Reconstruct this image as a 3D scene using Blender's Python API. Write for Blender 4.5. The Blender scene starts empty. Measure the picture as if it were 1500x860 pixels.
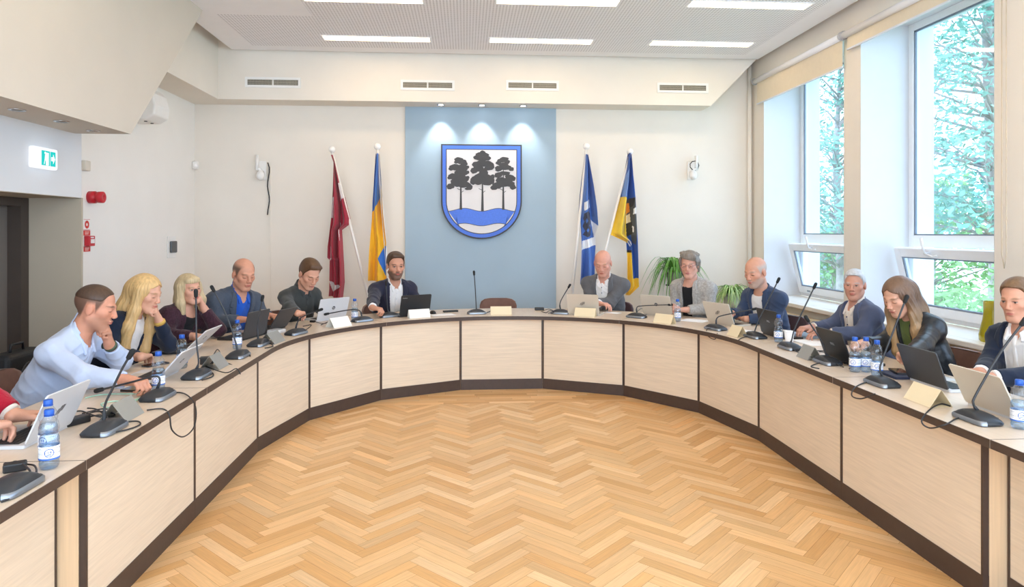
SKY = 3.5; VT = 'Standard'; LOOK = 'None'; EXPO = 0.88
ONLY = None
import bpy, bmesh, math, random
import numpy as np
from mathutils import Vector, Matrix
from math import pi, sin, cos, tan, atan, atan2, radians, hypot, sqrt

SC = bpy.context.scene
COL = SC.collection
rnd = random.Random(7)

# ------------------------------------------------------------------ camera
F, CX, CY, PSI, H = 994.74, 753.7, 339.27, 0.0721, 1.605      # photo frame 1500 x 860
FW = Vector((sin(PSI), cos(PSI), 0)); RT = Vector((cos(PSI), -sin(PSI), 0)); UP = Vector((0, 0, 1))
CAM = Vector((0, 0, H))
cd = bpy.data.cameras.new('camera'); co = bpy.data.objects.new('camera', cd); COL.objects.link(co)
cd.sensor_width = 36; cd.lens = F / 1500 * 36
cd.shift_x = (750 - CX) / 1500; cd.shift_y = (CY - 430) / 1500
cd.clip_start = 0.05; cd.clip_end = 300
co.location = CAM; co.rotation_euler = (pi / 2, 0, -PSI)
SC.camera = co

def ray(u, v): return FW + RT * ((u - CX) / F) + UP * ((CY - v) / F)
def at(u, v, t): return CAM + ray(u, v) * t                     # optical depth t
def pz(u, v, z): return at(u, v, (z - H) / ((CY - v) / F))      # on a level plane
def py(u, v, Y): r = ray(u, v); return CAM + r * (Y / r.y)
def px(u, v, X): r = ray(u, v); return CAM + r * (X / r.x)
def depth(p): return (Vector(p) - CAM).dot(FW)

# ------------------------------------------------------------------ materials
def lin(h):
    h = h.lstrip('#'); out = []
    for i in (0, 2, 4):
        c = int(h[i:i + 2], 16) / 255
        out.append(c / 12.92 if c <= 0.04045 else ((c + 0.055) / 1.055) ** 2.4)
    return tuple(out)

MATS = {}
def mat(name, col, rough=0.6, metal=0.0, var=0.06, scale=8.0, bump=0.0, bscale=60.0, stretch=None, spec=0.5, emit=None, estr=0.0, sheen=0.0, attr=None, alpha=None):
    """procedural Principled material: noise-varied colour plus optional noise bump"""
    if name in MATS: return MATS[name]
    m = bpy.data.materials.new(name); m.use_nodes = True
    nt = m.node_tree; b = nt.nodes['Principled BSDF']
    tc = nt.nodes.new('ShaderNodeTexCoord'); mp = nt.nodes.new('ShaderNodeMapping')
    nt.links.new(tc.outputs['Object'], mp.inputs['Vector'])
    if stretch: mp.inputs['Scale'].default_value = stretch
    n = nt.nodes.new('ShaderNodeTexNoise'); n.inputs['Scale'].default_value = scale; n.inputs['Detail'].default_value = 4
    nt.links.new(mp.outputs[0], n.inputs['Vector'])
    mr = nt.nodes.new('ShaderNodeMapRange'); mr.inputs['From Min'].default_value = .3; mr.inputs['From Max'].default_value = .7
    mr.inputs['To Min'].default_value = 1 - var; mr.inputs['To Max'].default_value = 1 + var
    nt.links.new(n.outputs[0], mr.inputs['Value'])
    vm = nt.nodes.new('ShaderNodeVectorMath'); vm.operation = 'SCALE'
    nt.links.new(mr.outputs[0], vm.inputs['Scale'])
    if attr:
        at_ = nt.nodes.new('ShaderNodeAttribute'); at_.attribute_name = attr
        nt.links.new(at_.outputs['Color'], vm.inputs[0])
    else:
        vm.inputs[0].default_value = lin(col) if isinstance(col, str) else col
    nt.links.new(vm.outputs[0], b.inputs['Base Color'])
    b.inputs['Roughness'].default_value = rough; b.inputs['Metallic'].default_value = metal
    b.inputs['Specular IOR Level'].default_value = spec
    if sheen: b.inputs['Sheen Weight'].default_value = sheen
    if emit:
        b.inputs['Emission Color'].default_value = (*lin(emit), 1); b.inputs['Emission Strength'].default_value = estr
    if bump:
        n2 = nt.nodes.new('ShaderNodeTexNoise'); n2.inputs['Scale'].default_value = bscale; n2.inputs['Detail'].default_value = 3
        nt.links.new(mp.outputs[0], n2.inputs['Vector'])
        bp = nt.nodes.new('ShaderNodeBump'); bp.inputs['Strength'].default_value = 0.6; bp.inputs['Distance'].default_value = bump
        nt.links.new(n2.outputs[0], bp.inputs['Height']); nt.links.new(bp.outputs[0], b.inputs['Normal'])
    MATS[name] = m
    return m

def glass_mat(name, tint, refl=0.06, rough=0.02):
    m = bpy.data.materials.new(name); m.use_nodes = True; nt = m.node_tree
    nt.nodes.remove(nt.nodes['Principled BSDF']); out = nt.nodes['Material Output']
    t = nt.nodes.new('ShaderNodeBsdfTransparent'); t.inputs[0].default_value = (*lin(tint), 1)
    g = nt.nodes.new('ShaderNodeBsdfGlossy'); g.inputs['Roughness'].default_value = rough
    lw = nt.nodes.new('ShaderNodeLayerWeight'); lw.inputs[0].default_value = .35
    ml = nt.nodes.new('ShaderNodeMath'); ml.operation = 'MULTIPLY_ADD'; ml.inputs[1].default_value = .5; ml.inputs[2].default_value = refl
    nt.links.new(lw.outputs['Facing'], ml.inputs[0])
    pw = nt.nodes.new('ShaderNodeMath'); pw.operation = 'MULTIPLY'; pw.inputs[1].default_value = .6
    nt.links.new(ml.outputs[0], pw.inputs[0])
    mx = nt.nodes.new('ShaderNodeMixShader'); nt.links.new(pw.outputs[0], mx.inputs[0])
    nt.links.new(t.outputs[0], mx.inputs[1]); nt.links.new(g.outputs[0], mx.inputs[2]); nt.links.new(mx.outputs[0], out.inputs[0])
    return m

def emit_mat(name, col, strength):
    m = bpy.data.materials.new(name); m.use_nodes = True; nt = m.node_tree
    nt.nodes.remove(nt.nodes['Principled BSDF']); e = nt.nodes.new('ShaderNodeEmission')
    e.inputs[0].default_value = (*lin(col), 1); e.inputs[1].default_value = strength
    nt.links.new(e.outputs[0], nt.nodes['Material Output'].inputs[0]); return m

# ------------------------------------------------------------------ mesh builder
class MB:
    def __init__(s): s.v = []; s.f = []; s.c = []; s.sm = []
    def add(s, vs, fs, M=None, col=None, smooth=False):
        b = len(s.v)
        s.v += [tuple(M @ Vector(v)) if M is not None else tuple(v) for v in vs]
        s.f += [tuple(b + i for i in f) for f in fs]
        s.c += [col] * len(fs); s.sm += [smooth] * len(fs)
        return s
    def box(s, lo, hi, M=None, col=None):
        x0, y0, z0 = lo; x1, y1, z1 = hi
        vs = [(x0, y0, z0), (x1, y0, z0), (x1, y1, z0), (x0, y1, z0), (x0, y0, z1), (x1, y0, z1), (x1, y1, z1), (x0, y1, z1)]
        return s.add(vs, [(0, 3, 2, 1), (4, 5, 6, 7), (0, 1, 5, 4), (1, 2, 6, 5), (2, 3, 7, 6), (3, 0, 4, 7)], M, col)
    def quad(s, a, b, c, d, col=None): return s.add([a, b, c, d], [(0, 1, 2, 3)], None, col)
    def prism(s, poly, z0, z1, M=None, col=None, smooth=False):
        n = len(poly)
        ar = sum(poly[i][0] * poly[(i + 1) % n][1] - poly[(i + 1) % n][0] * poly[i][1] for i in range(n))
        if ar < 0: poly = poly[::-1]
        vs = [(p[0], p[1], z0) for p in poly] + [(p[0], p[1], z1) for p in poly]
        fs = [tuple(range(n))[::-1], tuple(range(n, 2 * n))] + [(i, (i + 1) % n, n + (i + 1) % n, n + i) for i in range(n)]
        return s.add(vs, fs, M, col, smooth)
    def tube(s, pts, r, n=8, M=None, col=None, caps=True):
        pts = [Vector(p) for p in pts]; rs = r if isinstance(r, (list, tuple)) else [r] * len(pts)
        vs = []; fs = []
        t0 = (pts[1] - pts[0]).normalized()
        nx = t0.orthogonal().normalized()
        for i, p in enumerate(pts):
            t = ((pts[min(i + 1, len(pts) - 1)] - pts[max(i - 1, 0)])).normalized()
            nx = (nx - t * nx.dot(t))
            nx = nx.normalized() if nx.length > 1e-6 else t.orthogonal().normalized()
            ny = t.cross(nx)
            for k in range(n):
                a = 2 * pi * k / n; vs.append(p + (nx * cos(a) + ny * sin(a)) * rs[i])
        for i in range(len(pts) - 1):
            for k in range(n):
                fs.append((i * n + k, i * n + (k + 1) % n, (i + 1) * n + (k + 1) % n, (i + 1) * n + k))
        if caps:
            fs.append(tuple(range(n))[::-1]); fs.append(tuple(range((len(pts) - 1) * n, len(pts) * n)))
        return s.add(vs, fs, M, col, True)
    def lathe(s, prof, n=24, M=None, col=None, sx=1, sy=1):
        vs = []; fs = []
        for (r, z) in prof:
            for k in range(n):
                a = 2 * pi * k / n; vs.append((r * cos(a) * sx, r * sin(a) * sy, z))
        for i in range(len(prof) - 1):
            for k in range(n):
                fs.append((i * n + k, i * n + (k + 1) % n, (i + 1) * n + (k + 1) % n, (i + 1) * n + k))
        fs.append(tuple(range(n))[::-1]); fs.append(tuple(range((len(prof) - 1) * n, len(prof) * n)))
        return s.add(vs, fs, M, col, True)
    def sphere(s, c, r, n=12, M=None, col=None):
        rr = r if isinstance(r, (list, tuple)) else (r, r, r)
        m = n // 2; vs = []; fs = []
        for i in range(m + 1):
            th = pi * i / m
            for k in range(n):
                a = 2 * pi * k / n
                vs.append((c[0] + rr[0] * sin(th) * cos(a), c[1] + rr[1] * sin(th) * sin(a), c[2] - rr[2] * cos(th)))
        for i in range(m):
            for k in range(n): fs.append((i * n + k, i * n + (k + 1) % n, (i + 1) * n + (k + 1) % n, (i + 1) * n + k))
        return s.add(vs, fs, M, col, True)
    def mesh(s, name, m, attr=False, origin=None):
        me = bpy.data.meshes.new(name)
        v = s.v if origin is None else [(a[0] - origin[0], a[1] - origin[1], a[2] - origin[2]) for a in s.v]
        me.from_pydata(v, [], s.f)
        me.polygons.foreach_set('use_smooth', s.sm)
        if m is not None: me.materials.append(m)
        if any(c is not None for c in s.c):
            ca = me.color_attributes.new('Col', 'FLOAT_COLOR', 'CORNER')
            arr = []
            for f, c in zip(s.f, s.c):
                arr += ([*(c or (1, 1, 1)), 1.0]) * len(f)
            ca.data.foreach_set('color', arr)
        me.update(); return me
    def build(s, name, m, parent=None, bevel=0, segs=2, origin=None, world=False):
        """links ONE mesh object; world=True: vertices are in world space, rebased to the parent's origin"""
        if world and parent is not None: origin = parent.location
        o = bpy.data.objects.new(name, s.mesh(name, m, origin=origin)); COL.objects.link(o)
        if parent is not None: o.parent = parent
        elif origin is not None: o.location = origin
        if bevel:
            bv = o.modifiers.new('bevel', 'BEVEL'); bv.width = bevel; bv.segments = segs; bv.limit_method = 'ANGLE'; bv.angle_limit = radians(35)
        return o

def tag(o, label=None, cat=None, group=None, kind=None):
    if label: o['label'] = label
    if cat: o['category'] = cat
    if group: o['group'] = group
    if kind: o['kind'] = kind
    return o
def thing(name, label, cat, loc=(0, 0, 0), rotz=0, group=None):
    o = bpy.data.objects.new(name, None); COL.objects.link(o); o.empty_display_size = .05
    o.location = loc; o.rotation_euler = (0, 0, rotz)
    return tag(o, label, cat, group)
def struct(name, mb, m, **k):
    o = mb.build(name, m, **k)
    if k.get('parent') is None: o['kind'] = 'structure'
    return o
def kids(o): return [c for c in bpy.data.objects if c.parent == o]
def dup(root, loc, rotz, label=None, group=None):
    r = root.copy(); COL.objects.link(r); r.location = loc; r.rotation_euler = (0, 0, rotz)
    if label: r['label'] = label
    if group: r['group'] = group
    for ch in kids(root):
        c = ch.copy(); COL.objects.link(c); c.parent = r
        for g in kids(ch):
            d = g.copy(); COL.objects.link(d); d.parent = c
    return r

def text_part(name, s, size, m, parent, M, extrude=0.0006, align='CENTER'):
    cu = bpy.data.curves.new(name, 'FONT'); cu.body = s; cu.size = size; cu.extrude = extrude; cu.align_x = align; cu.align_y = 'CENTER'
    cu.resolution_u = 2
    t = bpy.data.objects.new(name + '_src', cu); COL.objects.link(t)
    dg = bpy.context.evaluated_depsgraph_get(); dg.update()
    me = bpy.data.meshes.new_from_object(t.evaluated_get(dg)); bpy.data.objects.remove(t)
    me.transform(M); me.materials.clear(); me.materials.append(m)
    o = bpy.data.objects.new(name, me); COL.objects.link(o); o.parent = parent
    return o
# ------------------------------------------------------------------ room dimensions (metres)
XL, XR, YB = -3.39, 3.80, 8.79
ZC = 3.79; ZTOP = 3.97; ZS = 3.203          # ceiling raft underside, true ceiling, soffit of the bulkhead
XDOOR = -3.0; YJ = 5.55                     # portal wall plane and its far end
Y0 = -1.6                                   # room is modelled back to here

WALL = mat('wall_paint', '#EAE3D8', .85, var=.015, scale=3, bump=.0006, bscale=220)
WALLW = mat('wall_paint_white', '#F1EEE8', .85, var=.012, scale=3, bump=.0006, bscale=220)
BEIGE = mat('portal_paint', '#B3A794', .85, var=.02, scale=3)
BLUE = mat('panel_blue', '#A2B7C6', .8, var=.02, scale=3, bump=.0005, bscale=260)
WHITE = mat('white_pvc', '#EFF1F5', .35, var=.01)
PLAST = mat('white_plastic', '#EEEDEA', .4, var=.02)
DARK = mat('dark_gap', '#4A4036', .9)
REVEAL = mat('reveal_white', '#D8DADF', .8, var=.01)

# floor: herringbone oak blocks with a straight border strip in front of the tables
def floor_material():
    m = bpy.data.materials.new('oak_parquet'); m.use_nodes = True; nt = m.node_tree; b = nt.nodes['Principled BSDF']
    a = nt.nodes.new('ShaderNodeAttribute'); a.attribute_name = 'Col'
    uv = nt.nodes.new('ShaderNodeUVMap'); uv.uv_map = 'UVMap'
    mp = nt.nodes.new('ShaderNodeMapping'); mp.inputs['Scale'].default_value = (5, 90, 1)
    nt.links.new(uv.outputs[0], mp.inputs[0])
    n = nt.nodes.new('ShaderNodeTexNoise'); n.inputs['Scale'].default_value = 1; n.inputs['Detail'].default_value = 5; n.inputs['Distortion'].default_value = .6
    nt.links.new(mp.outputs[0], n.inputs['Vector'])
    mr = nt.nodes.new('ShaderNodeMapRange'); mr.inputs['From Min'].default_value = .25; mr.inputs['From Max'].default_value = .75
    mr.inputs['To Min'].default_value = .86; mr.inputs['To Max'].default_value = 1.1
    nt.links.new(n.outputs[0], mr.inputs[0])
    vm = nt.nodes.new('ShaderNodeVectorMath'); vm.operation = 'SCALE'
    nt.links.new(a.outputs['Color'], vm.inputs[0]); nt.links.new(mr.outputs[0], vm.inputs['Scale'])
    nt.links.new(vm.outputs[0], b.inputs['Base Color'])
    b.inputs['Roughness'].default_value = .33; b.inputs['Specular IOR Level'].default_value = .35
    rr = nt.nodes.new('ShaderNodeMapRange'); rr.inputs['To Min'].default_value = .27; rr.inputs['To Max'].default_value = .42
    nt.links.new(n.outputs[0], rr.inputs[0]); nt.links.new(rr.outputs[0], b.inputs['Roughness'])
    return m
def make_floor():
    vs = []; fs = []; uvs = []; cols = []
    base = [lin('#D7AB77'), lin('#DCB381'), lin('#D3A56E'), lin('#E2BC8D'), lin('#CE9E66'), lin('#D9AE7A'), lin('#DAB07D')]
    gap = 0.0006
    def blk(o, ax, ay, L, W, z=0.0):
        b = len(vs)
        g = gap
        for (s, t) in ((g, g), (L - g, g), (L - g, W - g), (g, W - g)):
            p = o + ax * s + ay * t; vs.append((p.x, p.y, z))
        fs.append((b, b + 1, b + 2, b + 3))
        ou, ov = rnd.random() * 40, rnd.random() * 40
        uvs.extend([(ou, ov), (ou + L, ov), (ou + L, ov + W), (ou, ov + W)])
        c = rnd.choice(base); k = rnd.uniform(.93, 1.06)
        if rnd.random() < .07: k *= 1.13
        if rnd.random() < .06: k *= .9
        cols.extend([(c[0] * k, c[1] * k, c[2] * k, 1)] * 4)
    n = 6; w = .0653
    c45 = Vector((1, 1, 0)) / sqrt(2); d45 = Vector((-1, 1, 0)) / sqrt(2)
    O = Vector((0.05, 2.0, 0))
    lim = 6.34
    def ok(p): return XL - .1 < p.x < XR + .1 and Y0 < p.y < lim + .16
    R = 110
    for y in range(-R, R):
        for m_ in range(-12, 13):
            x0 = y + 2 * n * m_
            p = O + c45 * (x0 * w) + d45 * (y * w)
            if ok(p + c45 * (n * w / 2)): blk(p, c45, d45, n * w, w)
            y0 = y - (2 * n - 1) + 2 * n * m_
            p = O + c45 * (y * w) + d45 * (y0 * w)
            if ok(p + d45 * (n * w / 2)):
                blk(p + c45 * w, d45, -c45, n * w, w)
    ex, ey = Vector((1, 0, 0)), Vector((0, 1, 0))
    yy = lim
    while yy < YB:
        xx = XL - rnd.random() * .5
        while xx < XR:
            L = rnd.uniform(.35, .6); blk(Vector((xx, yy, 0)), ex, ey, L, .062, .0007); xx += L
        yy += .062
    me = bpy.data.meshes.new('floor'); me.from_pydata(vs, [], fs)
    ul = me.uv_layers.new(name='UVMap'); ul.data.foreach_set('uv', [c for t in uvs for c in t])
    ca = me.color_attributes.new('Col', 'FLOAT_COLOR', 'CORNER'); ca.data.foreach_set('color', [c for t in cols for c in t])
    me.materials.append(floor_material())
    o = bpy.data.objects.new('floor', me); COL.objects.link(o); o['kind'] = 'structure'
make_floor()
struct('floor_base', MB().box((XL - .4, Y0, -.12), (XR + .75, YB + .2, -.003)), mat('floor_gap', '#8A5F35', .8))

# walls
bw = MB().box((XL - .2, YB, 0), (XR + .75, YB + .2, ZTOP + .2)); struct('wall_back', bw, WALL)
lw = MB()
lw.box((XL - .2, YJ, 0), (XL, YB, ZTOP + .2))
struct('wall_left', lw, WALLW)
pl = MB()
p_l = px(119.6, 289.8, XDOOR); zl = p_l.z                   # lintel height
pl.box((XL - .2, Y0, zl), (XDOOR, YJ, ZTOP + .2))
pl.box((XL - .2, Y0, 0), (XDOOR, 1.2, zl))
struct('wall_portal', pl, mat('wall_paint_shaded', '#D5D6D8', .85, var=.012, scale=3))  # wall colour darkened to carry the shade below the beam
jb = MB(); jb.box((XL - .2, YJ - .004, 0), (XDOOR + .0, YJ + .02, zl)); struct('trim_1', jb, BEIGE)
sl = MB(); sl.box((XL - .2, 1.2, zl - .004), (XDOOR - .002, YJ - .006, zl)); struct('trim_2', sl, BEIGE)
# double door deep in the portal
dr = MB().box((XL - .14, 1.25, 0), (XL - .10, YJ - .1, zl - .02)); d1 = struct('door_1', dr, mat('door_grey', '#6E655C', .6, var=.04, scale=30, stretch=(1, 1, .1)))
fr = MB(); fr.box((XL - .16, YJ - .10, 0), (XL + .0, YJ - .006, zl - .006)); fr.box((XL - .16, 1.2, zl - .07), (XL + .0, YJ - .1, zl - .006))
fr.box((XL - .1, 4.62, 0), (XL - .085, 4.67, zl - .07))
fr.build('door_frame', mat('door_frame_dark', '#453A33', .5), d1)
hd = MB().tube([(XL - .1, 4.72, 1.02), (XL - .05, 4.72, 1.02), (XL - .05, 4.86, 1.02)], .009); hd.build('door_handle', mat('chrome', '#C8C8C8', .25, 1.0), d1)

# right wall with deep window openings
OPEN = [(6.58, 8.42), (4.63, 6.29), (1.9, 4.0), (-.9, 1.3)]
XF = 4.28; ZSILL = .79; ZLINT = 3.60
rw = MB()
rw.box((XR, Y0, 0), (XF + .26, YB + .2, ZSILL - .05)); rw.box((XR, Y0, ZLINT), (XF + .26, YB + .2, ZTOP + .2))
edges = [YB + .2] + [y for o_ in OPEN for y in (o_[1], o_[0])] + [Y0]
for i in range(0, len(edges), 2):
    rw.box((XR, edges[i + 1], ZSILL - .05), (XF + .26, edges[i], ZLINT))
struct('wall_right', rw, WALL)
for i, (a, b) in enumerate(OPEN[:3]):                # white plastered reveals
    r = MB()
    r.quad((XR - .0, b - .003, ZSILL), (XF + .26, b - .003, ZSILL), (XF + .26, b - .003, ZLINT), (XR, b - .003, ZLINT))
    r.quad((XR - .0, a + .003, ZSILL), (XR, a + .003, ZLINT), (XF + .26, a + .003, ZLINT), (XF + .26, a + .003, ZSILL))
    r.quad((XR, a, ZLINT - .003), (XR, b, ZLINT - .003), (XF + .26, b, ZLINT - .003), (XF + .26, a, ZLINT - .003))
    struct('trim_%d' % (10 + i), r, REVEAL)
GLASS = glass_mat('window_glass', '#EEF4FB', .03)
GASKET = mat('gasket', '#7C8898', .6)
def window(i, ya, yb):
    fw = .07; x0, x1 = XF, XF + .07
    zt = 1.46
    fr = MB()
    fr.box((x0, ya, ZSILL), (x1, ya + fw, ZLINT)); fr.box((x0, yb - fw, ZSILL), (x1, yb, ZLINT))
    fr.box((x0, ya + fw, ZLINT - fw), (x1, yb - fw, ZLINT)); fr.box((x0, ya + fw, ZSILL), (x1, yb - fw, ZSILL + fw))
    fr.box((x0, ya + fw, zt), (x1, yb - fw, zt + .11))
    w = struct('window_%d' % i, fr, WHITE, bevel=.006)
    g = MB()
    y_, Y_, z_, Z_ = ya + fw, yb - fw, zt + .11, ZLINT - fw
    for bx in (((x0 + .012, y_, z_), (x0 + .03, y_ + .016, Z_)), ((x0 + .012, Y_ - .016, z_), (x0 + .03, Y_, Z_)), ((x0 + .012, y_, z_), (x0 + .03, Y_, z_ + .012)), ((x0 + .012, y_, Z_ - .016), (x0 + .03, Y_, Z_))):
        g.box(*bx)
    g.build('gasket', GASKET, w)
    MB().box((x0 + .028, y_, z_), (x0 + .034, Y_, Z_)).build('pane', GLASS, w)
    # lower sash tilted into the room
    ang = radians(13.5)
    M = Matrix.Translation((x0 + .02, 0, ZSILL + fw - .01)) @ Matrix.Rotation(-ang, 4, 'Y')
    hh = zt - ZSILL - fw + .03; sw = .085
    s = MB(); sy0, sy1 = ya + fw - .02, yb - fw + .02
    s.box((-.06, sy0, 0), (0, sy0 + sw, hh), M); s.box((-.06, sy1 - sw, 0), (0, sy1, hh), M)
    s.box((-.06, sy0 + sw, 0), (0, sy1 - sw, sw), M); s.box((-.06, sy0 + sw, hh - sw), (0, sy1 - sw, hh), M)
    so = s.build('sash', WHITE, w, bevel=.006)
    g = MB()
    for bx in (((-.05, sy0 + sw, sw), (-.035, sy0 + sw + .015, hh - sw)), ((-.05, sy1 - sw - .015, sw), (-.035, sy1 - sw, hh - sw)), ((-.05, sy0 + sw, sw), (-.035, sy1 - sw, sw + .015)), ((-.05, sy0 + sw, hh - sw - .012), (-.035, sy1 - sw, hh - sw))):
        g.box(*bx, M)
    g.build('sash_gasket', GASKET, so)
    MB().box((-.034, sy0 + sw, sw), (-.028, sy1 - sw, hh - sw), M).build('sash_pane', GLASS, so)
    ym = (sy0 + sy1) / 2 + .28
    hnd = MB().tube([M @ Vector((-.06, ym, hh - .03)), M @ Vector((-.105, ym, hh - .03)), M @ Vector((-.11, ym, hh + .02)), M @ Vector((-.105, ym, hh + .11))], .011)
    hnd.tube([M @ Vector((-.105, ym, hh - .03)), M @ Vector((-.11, ym - .10, hh - .055)), M @ Vector((-.10, ym - .14, hh - .045))], .009)
    hnd.build('window_handle', WHITE, so)
    st = MB(); st.box((-.063, sy1 - .30, .02), (-.058, sy1 - .22, .045), M); st.build('maker_plate', mat('plate_grey', '#9BA3AC', .4), so)
    return w
for i, (a, b) in enumerate(OPEN[:3]): window(i + 1, a, b)
for i, (a, b) in enumerate(OPEN[:3]):
    s = MB().box((XR - .10, a - .12, ZSILL - .05), (XF + .02, b + .12, ZSILL)) if i == 99 else MB()
    s.box((XR - .10, a - .10, ZSILL - .045), (XR, b + .10, ZSILL)); s.box((XR, a + .004, ZSILL - .045), (XF + .0, b - .004, ZSILL))
    struct('trim_%d' % (20 + i), s, mat('sill_white', '#ECE9E2', .4, var=.01), bevel=.008)

# ceiling
def ceiling_mat():
    m = bpy.data.materials.new('perforated_board'); m.use_nodes = True; nt = m.node_tree; b = nt.nodes['Principled BSDF']
    tc = nt.nodes.new('ShaderNodeTexCoord'); vm = nt.nodes.new('ShaderNodeVectorMath'); vm.operation = 'SCALE'; vm.inputs['Scale'].default_value = 1 / .032
    nt.links.new(tc.outputs['Object'], vm.inputs[0])
    fr = nt.nodes.new('ShaderNodeVectorMath'); fr.operation = 'FRACTION'; nt.links.new(vm.outputs[0], fr.inputs[0])
    sb = nt.nodes.new('ShaderNodeVectorMath'); sb.operation = 'SUBTRACT'; sb.inputs[1].default_value = (.5, .5, .5); nt.links.new(fr.outputs[0], sb.inputs[0])
    ml = nt.nodes.new('ShaderNodeVectorMath'); ml.operation = 'MULTIPLY'; ml.inputs[1].default_value = (1, 1, 0); nt.links.new(sb.outputs[0], ml.inputs[0])
    le = nt.nodes.new('ShaderNodeVectorMath'); le.operation = 'LENGTH'; nt.links.new(ml.outputs[0], le.inputs[0])
    lt = nt.nodes.new('ShaderNodeMath'); lt.operation = 'LESS_THAN'; lt.inputs[1].default_value = .25; nt.links.new(le.outputs['Value'], lt.inputs[0])
    mx = nt.nodes.new('ShaderNodeMix'); mx.data_type = 'RGBA'
    mx.inputs['A'].default_value = (*lin('#F1F0F5'), 1); mx.inputs['B'].default_value = (*lin('#B4B1B6'), 1)
    nt.links.new(lt.outputs[0], mx.inputs['Factor']); nt.links.new(mx.outputs['Result'], b.inputs['Base Color'])
    b.inputs['Roughness'].default_value = .9; return m
RAFT = (-2.80, Y0, 3.70, 8.37)
CEILW = mat('ceiling_white', '#F3F2F6', .85, var=.01)
struct('ceiling', MB().box((XL - .2, Y0, ZTOP), (XR + .75, YB + .2, ZTOP + .12)), CEILW)
struct('ceiling_panel', MB().box((RAFT[0], Y0, ZC), (RAFT[2], RAFT[3], ZC + .06)), CEILW)
pf = MB(); pf.box((RAFT[0] + .30, Y0, ZC - .003), (RAFT[2] - .26, RAFT[3] - .22, ZC - .0005)); struct('ceiling_perforated', pf, ceiling_mat())
# plain square in the perforated field at far left
struct('trim_3', MB().box((RAFT[0] + .02, Y0, ZC - .006), (-1.55, py(400, 8, 7).y, ZC - .0032)), CEILW)

# bulkheads: back (with diagonal right end), left, and the large diagonal-ended one over the door
def yz_prism(poly, x0, x1):
    mb = MB(); n = len(poly)
    vs = [(x0, p[0], p[1]) for p in poly] + [(x1, p[0], p[1]) for p in poly]
    mb.add(vs, [tuple(range(n)), tuple(range(n, 2 * n))[::-1]] + [(i, n + i, n + (i + 1) % n, (i + 1) % n) for i in range(n)]); return mb
YBH = 8.42; XBH = -2.975
bk = MB()
poly = [(XBH, ZS), (3.11, ZS), (3.70, 3.80), (3.70, ZTOP), (XBH, ZTOP)]
vs = [(p[0], YBH, p[1]) for p in poly] + [(p[0], YB, p[1]) for p in poly]
bk.add(vs, [(0, 1, 2, 3, 4), (9, 8, 7, 6, 5)] + [(i, 5 + i, 5 + (i + 1) % 5, (i + 1) % 5) for i in range(5)])
struct('wall_bulkhead', bk, WALL)
struct('wall_bulkhead_left', MB().box((XL, YJ - .6, ZS), (XBH - .001, YB, ZTOP)), WALL)
XBM = -2.585; ZBM = 2.36
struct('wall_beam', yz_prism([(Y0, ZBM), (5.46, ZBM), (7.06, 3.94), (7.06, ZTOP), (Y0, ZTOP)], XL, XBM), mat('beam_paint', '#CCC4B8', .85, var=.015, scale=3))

# blue backing panel behind the emblem
pa = py(593.5, 157, YB - .03); pb = py(814.5, 157, YB - .03)
struct('trim_4', MB().box((pa.x, YB - .03, 0), (pb.x, YB, ZS)), BLUE)
# conduit line on the back wall, pipe in the right corner, baseboards
c1 = py(396, 245, YB); struct('trim_5', MB().box((c1.x - .008, YB - .012, .1), (c1.x + .008, YB, c1.z)), WALL)
struct('trim_6', MB().tube([(XR - .05, YB - .05, .05), (XR - .05, YB - .05, ZTOP)], .028, 12), WALL)
struct('baseboard_back', MB().box((XL, YB - .045, 0), (XR, YB - .031, .09)), mat('oak_base', '#B98B55', .5))
struct('baseboard_left', MB().box((XL, YJ + .03, 0), (XL + .014, YB, .09)), mat('oak_base', '#B98B55', .5))
# ------------------------------------------------------------------ fixtures on ceiling and walls
LED = emit_mat('led_diffuser', '#FFDFB4', 6.4)
def ceiling_light(u0, v0, u1, v1, label, w=.17):
    a = pz(u0, v0, ZC); b = pz(u1, v1, ZC); c = (a + b) / 2; L = (b - a).length
    t = thing('ceiling_light', label, 'ceiling light', (c.x, c.y, ZC - .003), 0, 'recessed linear ceiling lights')
    f = MB(); e = .02
    f.box((-L / 2 - e, -w / 2 - e, -.006), (L / 2 + e, -w / 2, 0)); f.box((-L / 2 - e, w / 2, -.006), (L / 2 + e, w / 2 + e, 0))
    f.box((-L / 2 - e, -w / 2, -.006), (-L / 2, w / 2, 0)); f.box((L / 2, -w / 2, -.006), (L / 2 + e, w / 2, 0))
    f.build('frame', WHITE, t)
    MB().box((-L / 2, -w / 2, -.004), (L / 2, w / 2, -.001)).build('diffuser', LED, t)
    return t
ceiling_light(475, 55.5, 629, 56.5, 'lit linear ceiling light nearest the left bulkhead in the far row')
ceiling_light(718, 59, 867, 60, 'lit linear ceiling light in the middle of the far row, above the coat of arms')
ceiling_light(953, 63, 1101, 64, 'lit linear ceiling light nearest the windows in the far row')
ceiling_light(445, -2.6, 618, -1.8, 'lit linear ceiling light cut by the top edge, leftmost of the nearer row')
ceiling_light(728, 1.5, 906, 2.2, 'lit linear ceiling light in the middle of the nearer row')
ceiling_light(1010, 5.5, 1185, 7.5, 'lit linear ceiling light of the nearer row, closest to the window blinds')
for y in (4.0, 2.2, .2):                      # the rows that continue over the camera
    for x in (-1.5, .45, 2.4):
        L = 1.22; t = thing('ceiling_light', 'recessed linear ceiling light over the viewer, outside the photo', 'ceiling light', (x, y, ZC - .003), 0, 'recessed linear ceiling lights')
        MB().box((-L / 2, -.085, -.004), (L / 2, .085, -.001)).build('diffuser', LED, t)

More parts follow.
